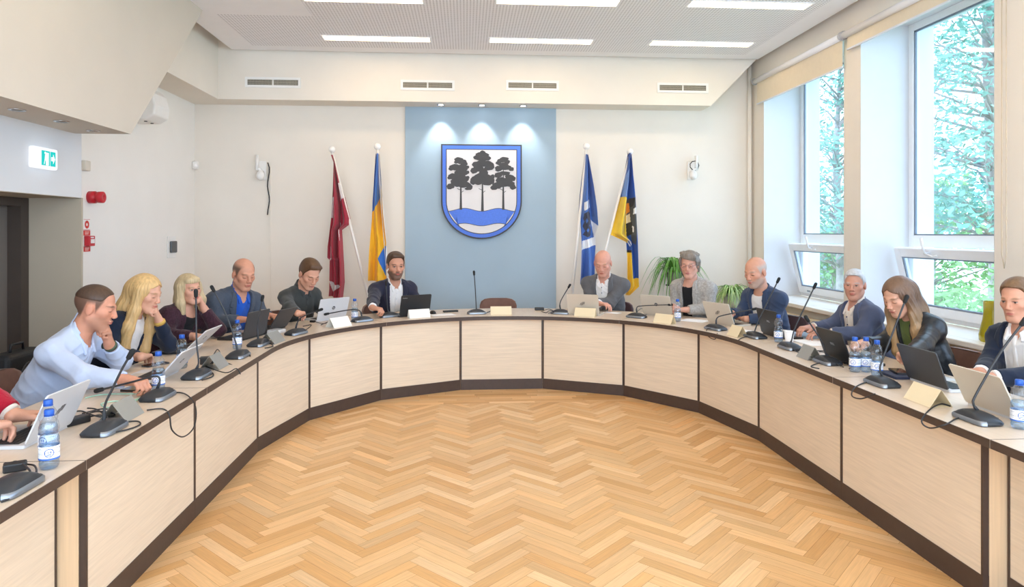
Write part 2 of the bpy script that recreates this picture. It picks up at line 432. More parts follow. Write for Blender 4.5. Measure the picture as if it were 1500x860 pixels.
VENTB = mat('vent_dark', '#3A372F', .8)
def vent(u, v, label):
    p = py(u, v, YBH); w, h = .66, .125
    t = thing('air_vent', label, 'vent', (p.x, YBH, p.z), 0, 'ventilation grilles on the bulkhead')
    f = MB(); e = .03
    f.box((-w / 2, -.012, h / 2 - e), (w / 2, -.0005, h / 2)); f.box((-w / 2, -.012, -h / 2), (w / 2, -.0005, -h / 2 + e))
    f.box((-w / 2, -.012, -h / 2 + e), (-w / 2 + e, -.0005, h / 2 - e)); f.box((w / 2 - e, -.012, -h / 2 + e), (w / 2, -.0005, h / 2 - e))
    f.box((-.008, -.012, -h / 2 + e), (.008, -.0005, h / 2 - e)); f.build('frame', PLAST, t)
    MB().box((-w / 2 + e, -.002, -h / 2 + e), (w / 2 - e, -.0008, h / 2 - e)).build('backing', VENTB, t)
    g = MB()
    for i in range(1, 5):
        z = -h / 2 + e + (h - 2 * e) * i / 5; g.box((-w / 2 + e, -.008, z - .0022), (w / 2 - e, -.004, z + .0022))
    for i in range(1, 34):
        x = -w / 2 + e + (w - 2 * e) * i / 34; g.box((x - .002, -.006, -h / 2 + e), (x + .002, -.003, h / 2 - e))
    g.build('grille', mat('vent_fin', '#B9B2A2', .5), t)
vent(400, 121, 'white air vent grille on the bulkhead, furthest left of four')
vent(626.5, 125, 'white air vent grille on the bulkhead above the left edge of the blue panel')
vent(780, 125.5, 'white air vent grille on the bulkhead above the right half of the blue panel')
vent(1000, 129, 'white air vent grille on the bulkhead beside its diagonal end')

BULB = emit_mat('bulb_lit', '#F4F8FF', 14.0)
CHROME = mat('chrome', '#C8C8C8', .25, 1.0)
def downlight(p, lit, label, group):
    t = thing('downlight', label, 'downlight', p, 0, group)
    MB().lathe([(.03, -.004), (.045, -.006), (.05, 0), (.03, -.001)], 20).build('ring', CHROME, t)
    MB().lathe([(.001, -.005), (.03, -.005), (.03, -.001)], 20).build('bulb', BULB if lit else mat('bulb_off', '#77736C', .3), t)
for u, v, nm in ((646, 154.5, 'left'), (706, 155, 'middle'), (766, 155.5, 'right')):
    p = pz(u, v, ZS); p.y = YB - .20
    downlight((p.x, p.y, ZS - .0005), True, 'lit chrome downlight in the soffit above the %s of the coat of arms' % nm, 'downlights over the coat of arms')
    ld = bpy.data.lights.new('spot_lamp', 'SPOT'); ld.energy = 17; ld.spot_size = radians(72); ld.spot_blend = .75; ld.shadow_soft_size = .02; ld.color = (.93, .97, 1)
    lo = bpy.data.objects.new('spot_lamp', ld); COL.objects.link(lo); lo.location = (p.x, p.y, ZS - .02); lo.rotation_euler = (radians(10), 0, 0)
for u, v, nm in ((25, 160.5, 'furthest from the far wall'), (90, 177.5, 'second'), (137, 191.5, 'nearest the far wall')):
    p = pz(u, v, ZBM)
    downlight((p.x, p.y, ZBM - .0005), False, 'unlit chrome downlight under the beam over the door, %s of three' % nm if nm != 'second' else 'unlit chrome downlight under the beam over the door, middle of three', 'downlights under the door beam')

# coat of arms
def shield():
    p = py(705.5, 281, YB - .06); k = (8.65) / F                       # metres per pixel on that wall
    t = thing('coat_of_arms', 'shield shaped coat of arms with three black pines and blue wave on the blue panel', 'coat of arms', (p.x, YB - .03, p.z))
    w, hgt = 59.5 * k, 69.8 * k
    def outline(s, n=28):
        # flat top, straight sides, round-pointed bottom
        W = w - s; T = hgt - s; pts = [(-W, T), (W, T)]
        zc = -hgt * .20
        for i in range(n + 1):
            a = -pi / 2 * 0 - pi * i / n
            x = cos(a); z = sin(a)
            pts.append((W * x, zc + (hgt - s + zc) * z))
        return pts
    def slab(pts, y0, y1, name, m, par):
        mb = MB(); n = len(pts)
        vs = [(q[0], y1, q[1]) for q in pts] + [(q[0], y0, q[1]) for q in pts]
        mb.add(vs, [tuple(range(n)), tuple(range(n, 2 * n))[::-1]] + [(i, n + i, n + (i + 1) % n, (i + 1) % n) for i in range(n)])
        return mb.build(name, m, par)
    blk = mat('emblem_black', '#3A3838', .55, var=.05, scale=40); blu = mat('emblem_blue', '#4673DA', .5, var=.06, scale=60); wht = mat('emblem_white', '#D9D6D6', .6, var=.02)
    slab(outline(0), -.001, -.045, 'backboard', blk, t)
    slab(outline(.018), -.045, -.050, 'blue_border', blu, t)
    slab(outline(.062), -.050, -.053, 'border_line', blk, t)
    slab(outline(.072), -.053, -.056, 'field', wht, t)
    def X(u): return (u - 449.5) / 899 * 230 * k                           # crop coordinates of the emblem photo
    def Z(v): return (360 * 0 + (141 - v / 3.909)) * k
    inner = outline(.072)
    W = w - .072
    def lim(z):                                                        # half width of the field at height z
        zc = -hgt * .20
        if z > zc: return W
        q = (z - zc) / (hgt - .072 + zc); return W * sqrt(max(0, 1 - q * q))
    def wave(u): return Z(656) + 7.5 * k / 3.909 * 3.909 * .32 * 1.0 * (-cos((u - 350) / 200 * 2 * pi)) * -1
    def band(o, name, m, y, dz=0.0):
        top = []; bot = []
        for i in range(49):
            u = 250 + (650 - 250) * i / 48
            zt = Z(657) + 2.2 * k * cos((u - 350) / 197 * 2 * pi) + o; zb = Z(739) + 1.9 * k * cos((u - 350) / 197 * 2 * pi) - o
            x = X(u); l1, l2 = lim(zt), lim(zb)
            top.append((max(-l1, min(l1, x)), zt)); bot.append((max(-l2, min(l2, x)), zb))
        mb = MB(); vs = []; fs = []
        for i in range(49): vs += [(top[i][0], y, top[i][1]), (bot[i][0], y, bot[i][1])]
        for i in range(48): fs.append((2 * i, 2 * i + 1, 2 * i + 3, 2 * i + 2))
        mb.add(vs, fs); mb.build(name, m, t)
    band(.8 * k, 'wave_line', blk, -.0572); band(0, 'wave', blu, -.0582)
    # three pines: trunk + clumps of rounded boughs
    specs = [(330, 360, 655, 1.0, [(318, 368, 26, 14), (335, 380, 30, 14), (305, 382, 14, 9), (350, 392, 20, 10), (300, 412, 38, 18), (340, 415, 34, 20), (275, 420, 16, 11), (365, 410, 14, 9), (330, 445, 40, 20), (365, 440, 14, 10), (285, 465, 28, 18), (265, 472, 12, 10), (330, 480, 44, 26), (300, 495, 30, 18), (368, 470, 12, 9), (272, 520, 22, 16), (265, 530, 14, 9), (345, 510, 42, 18), (380, 525, 18, 14), (312, 512, 26, 12), (372, 535, 20, 8)]),
             (454, 320, 665, 1.12, [(455, 325, 16, 11), (440, 338, 26, 13), (470, 340, 22, 13), (425, 355, 24, 14), (485, 358, 18, 13), (455, 362, 40, 12), (420, 395, 26, 18), (450, 390, 34, 20), (485, 392, 32, 18), (505, 405, 18, 18), (405, 430, 20, 18), (430, 415, 30, 20), (460, 440, 26, 22), (490, 415, 26, 14), (455, 470, 50, 28), (420, 480, 34, 20), (400, 495, 18, 16), (490, 480, 34, 22), (505, 490, 18, 20), (512, 465, 12, 14), (430, 500, 26, 12), (480, 505, 26, 10)]),
             (574, 355, 655, 1.0, [(580, 362, 26, 12), (560, 372, 22, 12), (595, 378, 18, 13), (545, 385, 16, 10), (575, 395, 30, 12), (550, 415, 24, 14), (590, 412, 34, 14), (620, 420, 16, 12), (545, 425, 18, 10), (545, 455, 22, 16), (580, 445, 34, 12), (535, 460, 12, 10), (610, 465, 26, 14), (632, 475, 14, 14), (560, 485, 30, 18), (595, 490, 34, 18), (540, 515, 30, 18), (520, 528, 20, 14), (575, 510, 34, 14), (615, 510, 26, 12), (630, 525, 18, 14), (600, 500, 40, 12)])]
    for (tx, tt, tb, sc, blobs) in specs:
        pn = MB(); y = -.0592
        pn.add([(X(tx - 7 * sc), y, Z(tb)), (X(tx + 7 * sc), y, Z(tb)), (X(tx + 3.5), y, Z(500)), (X(tx + 1.2), y, Z(tt + 15)), (X(tx - 1.2), y, Z(tt + 15)), (X(tx - 3.5), y, Z(500))], [(0, 1, 2, 3, 4, 5)])
        for (a, b) in (((tx, 545), (tx - 22, 535)), ((tx, 560), (tx + 16, 548))):
            pn.add([(X(a[0]), y, Z(a[1])), (X(b[0]), y, Z(b[1])), (X(b[0]), y, Z(b[1] - 3)), (X(a[0]), y, Z(a[1] - 4))], [(0, 1, 2, 3)])
        for i, (bu, bv, ru, rv) in enumerate(blobs):
            n = 18; ph = bu * 1.7
            pn.add([(X(bu + ru * (1 + .08 * sin(5 * 2 * pi * q / n + ph)) * cos(2 * pi * q / n)), y - .00004 * (i + 1), Z(bv - rv * (1 + .1 * sin(4 * 2 * pi * q / n + ph)) * sin(2 * pi * q / n))) for q in range(n)], [tuple(range(n))])
        pn.build('pine_tree', blk, t)
shield()

# flags: sagging cloth on leaning white poles in a floor stand
POLE = mat('pole_white', '#EDE9E2', .35, var=.02)
def inpoly(x, y, P):
    r = False; j = len(P) - 1
    for i in range(len(P)):
        if (P[i][1] > y) != (P[j][1] > y) and x < (P[j][0] - P[i][0]) * (y - P[i][1]) / (P[j][1] - P[i][1]) + P[i][0]: r = not r
        j = i
    return r
def flag(label, top, low, left, right, regions, base, Y, folds, nx=84, ny=240):
    """outline given as (u, v) polylines in the photo, laid on the plane Y where the flag hangs"""
    pt = py(*top, Y)
    r = (low[0] - top[0]) / (low[1] - top[1])
    vf = top[1] + (527 - top[1]); foot = py(top[0] + r * (vf - top[1]), vf, Y); foot.z = .06
    t = thing('flag', label, 'flag', (foot.x, foot.y, 0))
    MB().tube([foot, pt], .017, 12).build('pole', POLE, t, world=True)
    MB().sphere(pt + Vector((0, 0, .03)), .042, 16).build('finial', mat('finial_white', '#F6F4F0', .25), t, world=True)
    def interp(poly, v):
        if v <= poly[0][1]: return poly[0][0]
        for (a, b) in zip(poly, poly[1:]):
            if v <= b[1]: return a[0] + (b[0] - a[0]) * (v - a[1]) / max(1e-6, b[1] - a[1])
        return poly[-1][0]
    v0, v1 = left[0][1], max(left[-1][1], right[-1][1])
    mb = MB(); vs = []; uvp = []
    for j in range(ny + 1):
        v = v0 + (v1 - v0) * j / ny
        ul, ur = interp(left, min(v, left[-1][1])), interp(right, min(v, right[-1][1]))
        for i in range(nx + 1):
            s = i / nx; u = ul + (ur - ul) * s
            vv = v
            if v > left[-1][1] or v > right[-1][1]:
                lv = left[-1][1] + (right[-1][1] - left[-1][1]) * s; vv = min(v, lv)
            amp = .055 * min(1, (v - v0) / 60 + .25)
            dy = amp * sin(folds * s * 2 * pi + .6 * sin(j * .023)) + .03 * sin(s * 9 + j * .02)
            p = py(u, vv, Y); p.y += dy - .03
            vs.append(p); uvp.append((u, vv))
    fs = []; cl = []
    for j in range(ny):
        for i in range(nx):
            q = (j * (nx + 1) + i, (j + 1) * (nx + 1) + i, (j + 1) * (nx + 1) + i + 1, j * (nx + 1) + i + 1)
            u = sum(uvp[k][0] for k in q) / 4; v = sum(uvp[k][1] for k in q) / 4
            c = base
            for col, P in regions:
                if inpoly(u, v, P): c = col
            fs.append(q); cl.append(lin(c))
    b = len(mb.v); mb.v += [tuple(p) for p in vs]; mb.f += fs; mb.c += cl; mb.sm += [True] * len(fs)
    o = mb.build('cloth', mat('flag_cloth', '#FFFFFF', .8, var=.04, scale=14, attr='Col', sheen=.2), t, world=True)
    return t, foot
# crop scales of the two studied crops -> photo pixels
def A(x, y): return (470 + x / 3.5846, 210 + y / 3.5846)
def B(x, y): return (830 + x / 3.738, 210 + y / 3.738)
R_ = '#A61E36'; W_ = '#DCD3D2'
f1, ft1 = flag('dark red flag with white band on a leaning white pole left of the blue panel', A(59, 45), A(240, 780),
     [A(55, 62), A(68, 100), A(58, 285), A(52, 400), A(39, 540), A(39, 600), A(52, 612), A(52, 760), A(48, 800)], [A(66, 62), A(100, 190), A(130, 290), A(155, 395), A(152, 425), A(112, 455), A(122, 640), A(124, 730), A(112, 822)],
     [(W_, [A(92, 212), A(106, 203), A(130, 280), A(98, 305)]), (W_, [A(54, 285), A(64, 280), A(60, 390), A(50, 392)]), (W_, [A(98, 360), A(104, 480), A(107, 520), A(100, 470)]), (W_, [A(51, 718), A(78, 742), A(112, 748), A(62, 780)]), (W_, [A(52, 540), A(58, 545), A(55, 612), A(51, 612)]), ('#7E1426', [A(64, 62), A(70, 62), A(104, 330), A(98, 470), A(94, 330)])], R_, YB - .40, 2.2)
bl = '#2F6FC0'; ye = '#F2B71E'
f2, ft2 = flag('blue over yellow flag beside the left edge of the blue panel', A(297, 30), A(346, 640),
     [A(290, 55), A(280, 160), A(270, 310), A(268, 400), A(258, 560), A(255, 640), A(252, 720)], [A(308, 55), A(322, 190), A(332, 370), A(346, 520), A(342, 600), A(342, 690), A(350, 730)],
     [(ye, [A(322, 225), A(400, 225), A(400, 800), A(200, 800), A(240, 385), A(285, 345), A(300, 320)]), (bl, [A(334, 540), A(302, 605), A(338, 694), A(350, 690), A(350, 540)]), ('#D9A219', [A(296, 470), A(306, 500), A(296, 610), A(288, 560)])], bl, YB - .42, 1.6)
b3 = '#4A74BE'
f3, ft3 = flag('blue flag with white stripes and dark emblem right of the blue panel', B(108, 30), B(35, 790),
     [B(98, 62), B(82, 200), B(70, 330), B(66, 390), B(76, 420), B(78, 560), B(72, 700), B(68, 770)], [B(116, 62), B(140, 230), B(158, 360), B(166, 450), B(152, 500), B(155, 560), B(152, 640), B(154, 770)],
     [('#E9EBEF', [B(92, 325), B(130, 305), B(132, 350), B(92, 370)]), ('#E9EBEF', [B(84, 535), B(158, 510), B(158, 555), B(78, 585)]), ('#E9EBEF', [B(132, 415), B(168, 455), B(160, 490), B(154, 550), B(146, 510), B(140, 455)]),
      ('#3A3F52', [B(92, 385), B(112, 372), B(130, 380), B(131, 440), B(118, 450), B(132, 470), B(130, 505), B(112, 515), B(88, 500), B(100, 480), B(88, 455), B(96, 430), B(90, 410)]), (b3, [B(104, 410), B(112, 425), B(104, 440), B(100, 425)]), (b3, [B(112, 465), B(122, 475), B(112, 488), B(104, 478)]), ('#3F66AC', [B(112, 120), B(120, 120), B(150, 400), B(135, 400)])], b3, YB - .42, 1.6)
y4 = '#F0C93A'; b4 = '#2456A6'
f4, ft4 = flag('blue and yellow flag with dark emblem on the pole leaning right of the bald man', B(347, 58), B(215, 585),
     [B(334, 55), B(308, 200), B(285, 290), B(255, 420), B(233, 490), B(236, 500), B(322, 540), B(324, 620), B(322, 830)], [B(352, 62), B(358, 180), B(368, 300), B(373, 440), B(380, 560), B(384, 640), B(388, 745), B(390, 782), B(340, 830)],
     [(y4, [B(284, 290), B(335, 300), B(332, 545), B(220, 520), B(220, 480)]), (y4, [B(320, 598), B(350, 598), B(358, 740), B(400, 735), B(400, 840), B(310, 840)]),
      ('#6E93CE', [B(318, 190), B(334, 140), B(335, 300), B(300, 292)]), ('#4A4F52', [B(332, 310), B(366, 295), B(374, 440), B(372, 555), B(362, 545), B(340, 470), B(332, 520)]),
      ('#F09A30', [B(330, 330), B(344, 325), B(346, 375), B(331, 388)]), ('#F1E7CF', [B(332, 395), B(346, 385), B(348, 430), B(332, 440)]), ('#23262B', [B(345, 300), B(365, 300), B(356, 345), B(346, 352)]), ('#E8E9EA', [B(357, 360), B(368, 350), B(370, 385), B(356, 390)]), ('#E8E9EA', [B(350, 450), B(358, 455), B(358, 490), B(350, 480)]), ('#23262B', [B(330, 440), B(352, 430), B(354, 495), B(332, 515)]),
      ('#E8E9EA', [B(328, 520), B(333, 518), B(350, 552), B(348, 560)]), ('#E8E9EA', [B(328, 532), B(331, 531), B(344, 562), B(341, 566)]), ('#2E2A2A', [B(322, 584), B(350, 584), B(350, 598), B(322, 598)])], b4, YB - .45, 1.8)
for fa, fb, nm in ((ft1, ft2, 'left'), (ft3, ft4, 'right')):
    c = (fa + fb) / 2
    t = thing('flag_stand', 'metal floor stand holding the two flag poles %s of the blue panel' % nm, 'flag stand', (c.x, c.y, 0))
    MB().lathe([(.18, 0), (.18, .015), (.05, .035), (.02, .05), (.001, .05)], 24, sx=1.2).build('base', mat('stand_metal', '#8D8A84', .4, .8), t)
    for q in (fa, fb): MB().tube([(q.x - c.x, q.y - c.y, .02), (q.x - c.x, q.y - c.y, .12)], .024, 12).build('socket', mat('stand_metal', '#8D8A84', .4, .8), t)

# wall devices
GREY = mat('device_grey', '#56585B', .5); RED = mat('alarm_red', '#C7202F', .4, var=.05); BLACK = mat('black_plastic', '#1B1C1F', .45, var=.1)
def wall_antenna(u, v, label, mirrored, cable):
    p = py(u, v, YB); t = thing('wall_microphone_bracket', label, 'wall device', (p.x, YB, p.z))
    s = -1 if mirrored else 1
    b = MB(); b.box((-.05, -.02, -.12), (.05, -.001, .12)); b.build('back_plate', PLAST, t, bevel=.006)
    m = MB(); m.tube([(0, -.02, -.02), (0, -.11, -.02)], .022, 12); m.sphere((0, -.10, -.07), (.05, .05, .06), 16); m.build('camera_head', PLAST, t)
    MB().tube([(s * .05, -.07, .0), (s * .05, -.07, .19)], .022, 14).build('antenna', PLAST, t)
    MB().tube([(0, -.07, .0), (s * .05, -.07, .02)], .018, 10).build('arm', PLAST, t)
    if cable:
        c = [(.07, -.03, .1)]
        for i in range(1, 12): c.append((.075 + .012 * sin(i), -.02, .1 - i * .06))
        MB().tube(c, .008, 6).build('cable', BLACK, t)
    else:
        c = [(.02 + .06 * cos(i * .7), -.08, .06 + .06 * sin(i * .7)) for i in range(12)]
        MB().tube(c, .006, 6).build('cable', BLACK, t)
wall_antenna(385, 250, 'white wall bracket with antenna and hanging black cable left of the dark red flag', True, True)
wall_antenna(1012, 250, 'white wall bracket with antenna and coiled cable on the wall right of the flags', False, False)

# motion sensor in the left back corner
p = px(285.5, 242, XL + .04); t = thing('motion_sensor', 'small white motion sensor in the far left corner', 'sensor', (XL + .03, YB - .06, p.z))
MB().box((-.03, -.035, -.05), (.035, .05, .055)).build('housing', PLAST, t, bevel=.02, segs=3); MB().sphere((.02, -.03, -.01), (.025, .02, .03), 12).build('lens', mat('sensor_lens', '#F8F8F8', .2), t)
# small wall box near the portal and grey door opener plate
p = px(124, 243, XL); t = thing('wall_box', 'small beige box on the white wall beside the door portal', 'wall box', (XL, p.y, p.z))
MB().box((0.001, -.06, -.045), (.04, .03, .045)).build('housing', mat('box_beige', '#DAD2C4', .5), t, bevel=.008)
p = px(251, 362, XL); t = thing('wall_switch', 'white wall plate with a dark grey sensor between the two blonde women', 'switch', (XL, p.y, p.z))
MB().box((0.001, -.115, -.125), (.012, .095, .125)).build('plate', PLAST, t, bevel=.004)
MB().box((.012, -.075, -.065), (.035, .085, .07)).build('sensor', GREY, t, bevel=.015, segs=3)
# fire alarm equipment
p = px(131, 289, XL); t = thing('fire_alarm_siren', 'red fire alarm siren on the white wall', 'alarm', (XL, p.y, p.z))
M = Matrix.Rotation(pi / 2, 4, 'Y')
MB().lathe([(.055, 0), (.055, .055), (.04, .06), (.04, .075), (.052, .08), (.052, .12), (.045, .125), (.02, .125), (.018, .118), (.001, .118)], 24, M).build('siren', RED, t)
def wall_sign(u, v, w, h, label, kind):
    p = px(u, v, XL); t = thing('fire_sign' if kind != 'call' else 'fire_call_point', label, 'sign' if kind != 'call' else 'call point', (XL, p.y, p.z))
    rd = mat('sign_red', '#CF3227', .5); wh = mat('sign_white', '#F3EDEA', .5)
    if kind == 'ring':
        MB().box((.001, -w / 2, -h / 2), (.004, w / 2, h / 2)).build('plate', wh, t)
        g = MB(); e = .005
        g.box((.004, -w / 2 + .002, h / 2 - e), (.0055, w / 2 - .002, h / 2 - .002)); g.box((.004, -w / 2 + .002, -h / 2 + .002), (.0055, w / 2 - .002, -h / 2 + e))
        n = 28
        vs = [(.0055, .036 * cos(2 * pi * i / n), .036 * sin(2 * pi * i / n)) for i in range(n)] + [(.0055, .014 * cos(2 * pi * i / n), .014 * sin(2 * pi * i / n)) for i in range(n)]
        g.add(vs, [(i, (i + 1) % n, n + (i + 1) % n, n + i) for i in range(n)]); g.build('ring_symbol', rd, t)
    elif kind == 'text':
        MB().box((.001, -w / 2, -h / 2), (.004, w / 2, h / 2)).build('plate', rd, t)
        g = MB()
        for q in range(3): g.box((.004, -w * .34, h * (.22 - .22 * q) - .003), (.005, w * (.34 - .08 * q), h * (.22 - .22 * q) + .003))
        g.build('lettering', mat('sign_letter', '#EFB9B0', .6), t)
    else:
        MB().box((.001, -w / 2, -h / 2), (.045, w / 2, h / 2)).build('housing', RED, t, bevel=.006)
        MB().box((.0455, -w * .28, -h * .22), (.048, w * .34, h * .18)).build('press_plate', wh, t)
        MB().box((.0455, -w * .28, h * .27), (.048, w * .2, h * .4)).build('label_strip', wh, t)
    return t
wall_sign(126.5, 329, .105, .10, 'red and white fire sign with a ring symbol, topmost of the stack', 'ring')
wall_sign(126.8, 341.3, .105, .046, 'small red sign with white text directly above the call point', 'text')
wall_sign(127.6, 353, .10, .092, 'red manual fire call point on the white wall beside the portal', 'call')
wall_sign(127, 364.8, .105, .046, 'small red sign with white text directly under the call point', 'text')
# exit sign (box light with running figure and arrow)
p = px(58, 232, XDOOR); t = thing('exit_sign', 'lit green and white emergency exit sign above the doorway', 'exit sign', (XDOOR, p.y, p.z))
q0, q1 = px(43, 232, XDOOR), px(77, 232, XDOOR); L = (q1 - q0).length
MB().box((.002, -L / 2, -.075), (.05, L / 2, .075)).build('housing', emit_mat('exit_white', '#F4F8FF', .62), t, bevel=.012, segs=3)
gm = emit_mat('exit_green', '#2CCBC4', .62); wm = emit_mat('exit_glow', '#FFFFFF', .75)
MB().box((.051, -L * .24, -.052), (.0515, L * .12, .052)).build('figure_panel', gm, t); MB().box((.051, L * .14, -.052), (.0515, L * .37, .052)).build('arrow_panel', gm, t)
g = MB(); x = .0522
g.quad((x, -L * .06, -.05), (x, L * .06, -.05), (x, L * .06, .04), (x, -L * .06, .04))
g.build('doorway_symbol', wm, t)
g = MB(); x = .0525
n = 10; g.add([(x, -L * .09 + .009 * cos(2 * pi * i / n), .036 + .009 * sin(2 * pi * i / n)) for i in range(n)], [tuple(range(n))])
g.quad((x, -L * .11, -.005), (x, -L * .07, -.005), (x, -L * .06, .024), (x, -L * .10, .024)); g.quad((x, -L * .15, -.045), (x, -L * .13, -.045), (x, -L * .08, 0), (x, -L * .105, 0)); g.quad((x, -L * .04, -.045), (x, -L * .02, -.045), (x, -L * .075, 0), (x, -L * .10, 0))
g.build('running_figure', wm, t)
g = MB(); cy_ = L * .255
g.add([(x, cy_ + L * .085, 0), (x, cy_ + .0, .036), (x, cy_, .014), (x, cy_ - L * .085, .014), (x, cy_ - L * .085, -.014), (x, cy_, -.014), (x, cy_, -.036)], [(0, 1, 2, 3, 4, 5, 6)]); g.build('arrow', wm, t)
# white curved unit that peeks out behind the beam
p = px(222, 160, XL + .2); t = thing('wall_speaker', 'white curved wall unit with two dark dots showing behind the beam end', 'speaker', (XL, p.y, p.z))
prof = [(0, -.13), (.22, -.13), (.30, -.08), (.31, .02), (.28, .14), (.22, .2), (0, .2)]
mb = MB(); n = len(prof)
vs = [(.001 + a, -.17, b) for a, b in prof] + [(.001 + a, .17, b) for a, b in prof]
mb.add(vs, [tuple(range(n))[::-1], tuple(range(n, 2 * n))] + [(i, (i + 1) % n, n + (i + 1) % n, n + i) for i in range(n)]); mb.build('housing', PLAST, t, bevel=.02, segs=3)
for yy in (-.06, .08): MB().lathe([(.001, -.136), (.016, -.136), (.016, -.13)], 14, Matrix.Translation((.17, yy, 0))).build('sensor_dot', BLACK, t)

# roller blinds
BLIND = mat('blind_fabric', '#E6DAC3', .85, var=.02, scale=20)
def blind(ya, yb, zb, label, chain):
    t = thing('roller_blind', label, 'blind', (XR - .06, (ya + yb) / 2, 3.55)); h = (yb - ya) / 2
    MB().tube([(0, -h, 0), (0, h, 0)], .035, 16).build('roller', WHITE, t)
    MB().box((.02, -h + .02, zb - 3.55), (.023, h - .02, .02)).build('fabric', BLIND, t)
    MB().box((.012, -h + .02, zb - 3.565), (.03, h - .02, zb - 3.55)).build('bottom_bar', mat('blind_bar', '#DCE0EA', .4), t)
    for s in (-1, 1): MB().tube([(0, s * h, 0), (0, s * (h + .012), 0)], .045, 16).build('end_bracket', mat('bracket_grey', '#B9BDC6', .4, .5), t)
    if chain:
        yy = -h - .03; c = [(-.0, yy, 0), (0, yy, -2.1), (0, yy - .02, -2.2), (0, yy - .04, -2.1), (0, yy - .04, 0)]
        MB().tube(c, .004, 6).build('bead_chain', mat('chain_beige', '#CDBEA6', .5), t)
blind(6.52, 8.55, 3.26, 'cream roller blind half lowered over the far window', False)
blind(4.52, 6.47, 3.41, 'cream roller blind with bead chain over the nearer window', True)

# radiators below the sills
for (a, b), nm in ((OPEN[0], 'far'), (OPEN[1], 'nearer')):
    t = thing('radiator', 'cream panel radiator under the %s window sill' % nm, 'radiator', (XR - .004, (a + b) / 2, .12)); h = (b - a) / 2 - .12
    MB().box((-.075, -h, 0), (-.012, h, .54)).build('body', mat('radiator_cream', '#E4D9C2', .4), t, bevel=.012)
    g = MB(); n = int(2 * h / .045)
    for i in range(n): yy = -h + .03 + i * .045; g.box((-.079, yy, .04), (-.075, yy + .022, .5))
    g.build('fin', mat('radiator_cream', '#E4D9C2', .4), t); MB().box((-.07, -h, -.118), (-.03, -h + .04, 0)).build('foot', mat('radiator_cream', '#E4D9C2', .4), t); MB().box((-.07, h - .04, -.118), (-.03, h, 0)).build('foot', mat('radiator_cream', '#E4D9C2', .4), t)
# yellow glass vessel on the sill
p = px(1449, 497, XR + .12)
def vase():
    p = pz(1451, 496, ZSILL + .002); p.x = XR + .06; p.y = 4.74
    t = thing('vase', 'tall flat yellow green vase on the nearer window sill', 'vase', (p.x, p.y, ZSILL + .001))
    prof = [(.075, 0), (.085, .01), (.088, .05), (.06, .16), (.052, .22), (.055, .30), (.05, .30), (.046, .22), (.05, .16), (.07, .05), (.001, .02)]
    m = mat('yellow_glass', '#C9B91E', .12, var=.12, scale=10); m.node_tree.nodes['Principled BSDF'].inputs['Transmission Weight'].default_value = .35
    MB().lathe(prof, 28, sx=.7, sy=1.05).build('body', m, t)
vase()
# ------------------------------------------------------------------ U-shaped conference table made of separate modules
TX, TY, TR, TL = .3683, 5.0667, 1.8761, 1.1497
OH = .0941; RIN = TR - OH; ROUT = 2.50; TZ = .75; TTH = .036
WOODP = mat('panel_wood', '#DCCCB6', .5, var=.07, scale=1.0, stretch=(4, 4, 95))
WOODT = mat('top_wood', '#D8C6B2', .32, var=.05, scale=1.0, stretch=(60, 7, 7))
WOODE = mat('end_wood', '#D9BF9D', .5, var=.08, scale=1.0, stretch=(60, 60, 2))
BAND = mat('dark_band', '#45362F', .5, var=.08, scale=30)
def ang(i): return radians(180 - 180 / 7 * i)
def ringpt(a, r): return Vector((TX + r * cos(a), TY + r * sin(a), 0))
yY = pz(126.7, 674.5, TZ).y; yJ = pz(1448.6, 644.2, TZ).y
yZ = pz(298, 568, TZ).y; yI = pz(1221, 552.7, TZ).y
yPL = 2.825; yPR = 2.80
def left(y, r): return Vector((TX - r, y, 0))
def right(y, r): return Vector((TX + r, y, 0))
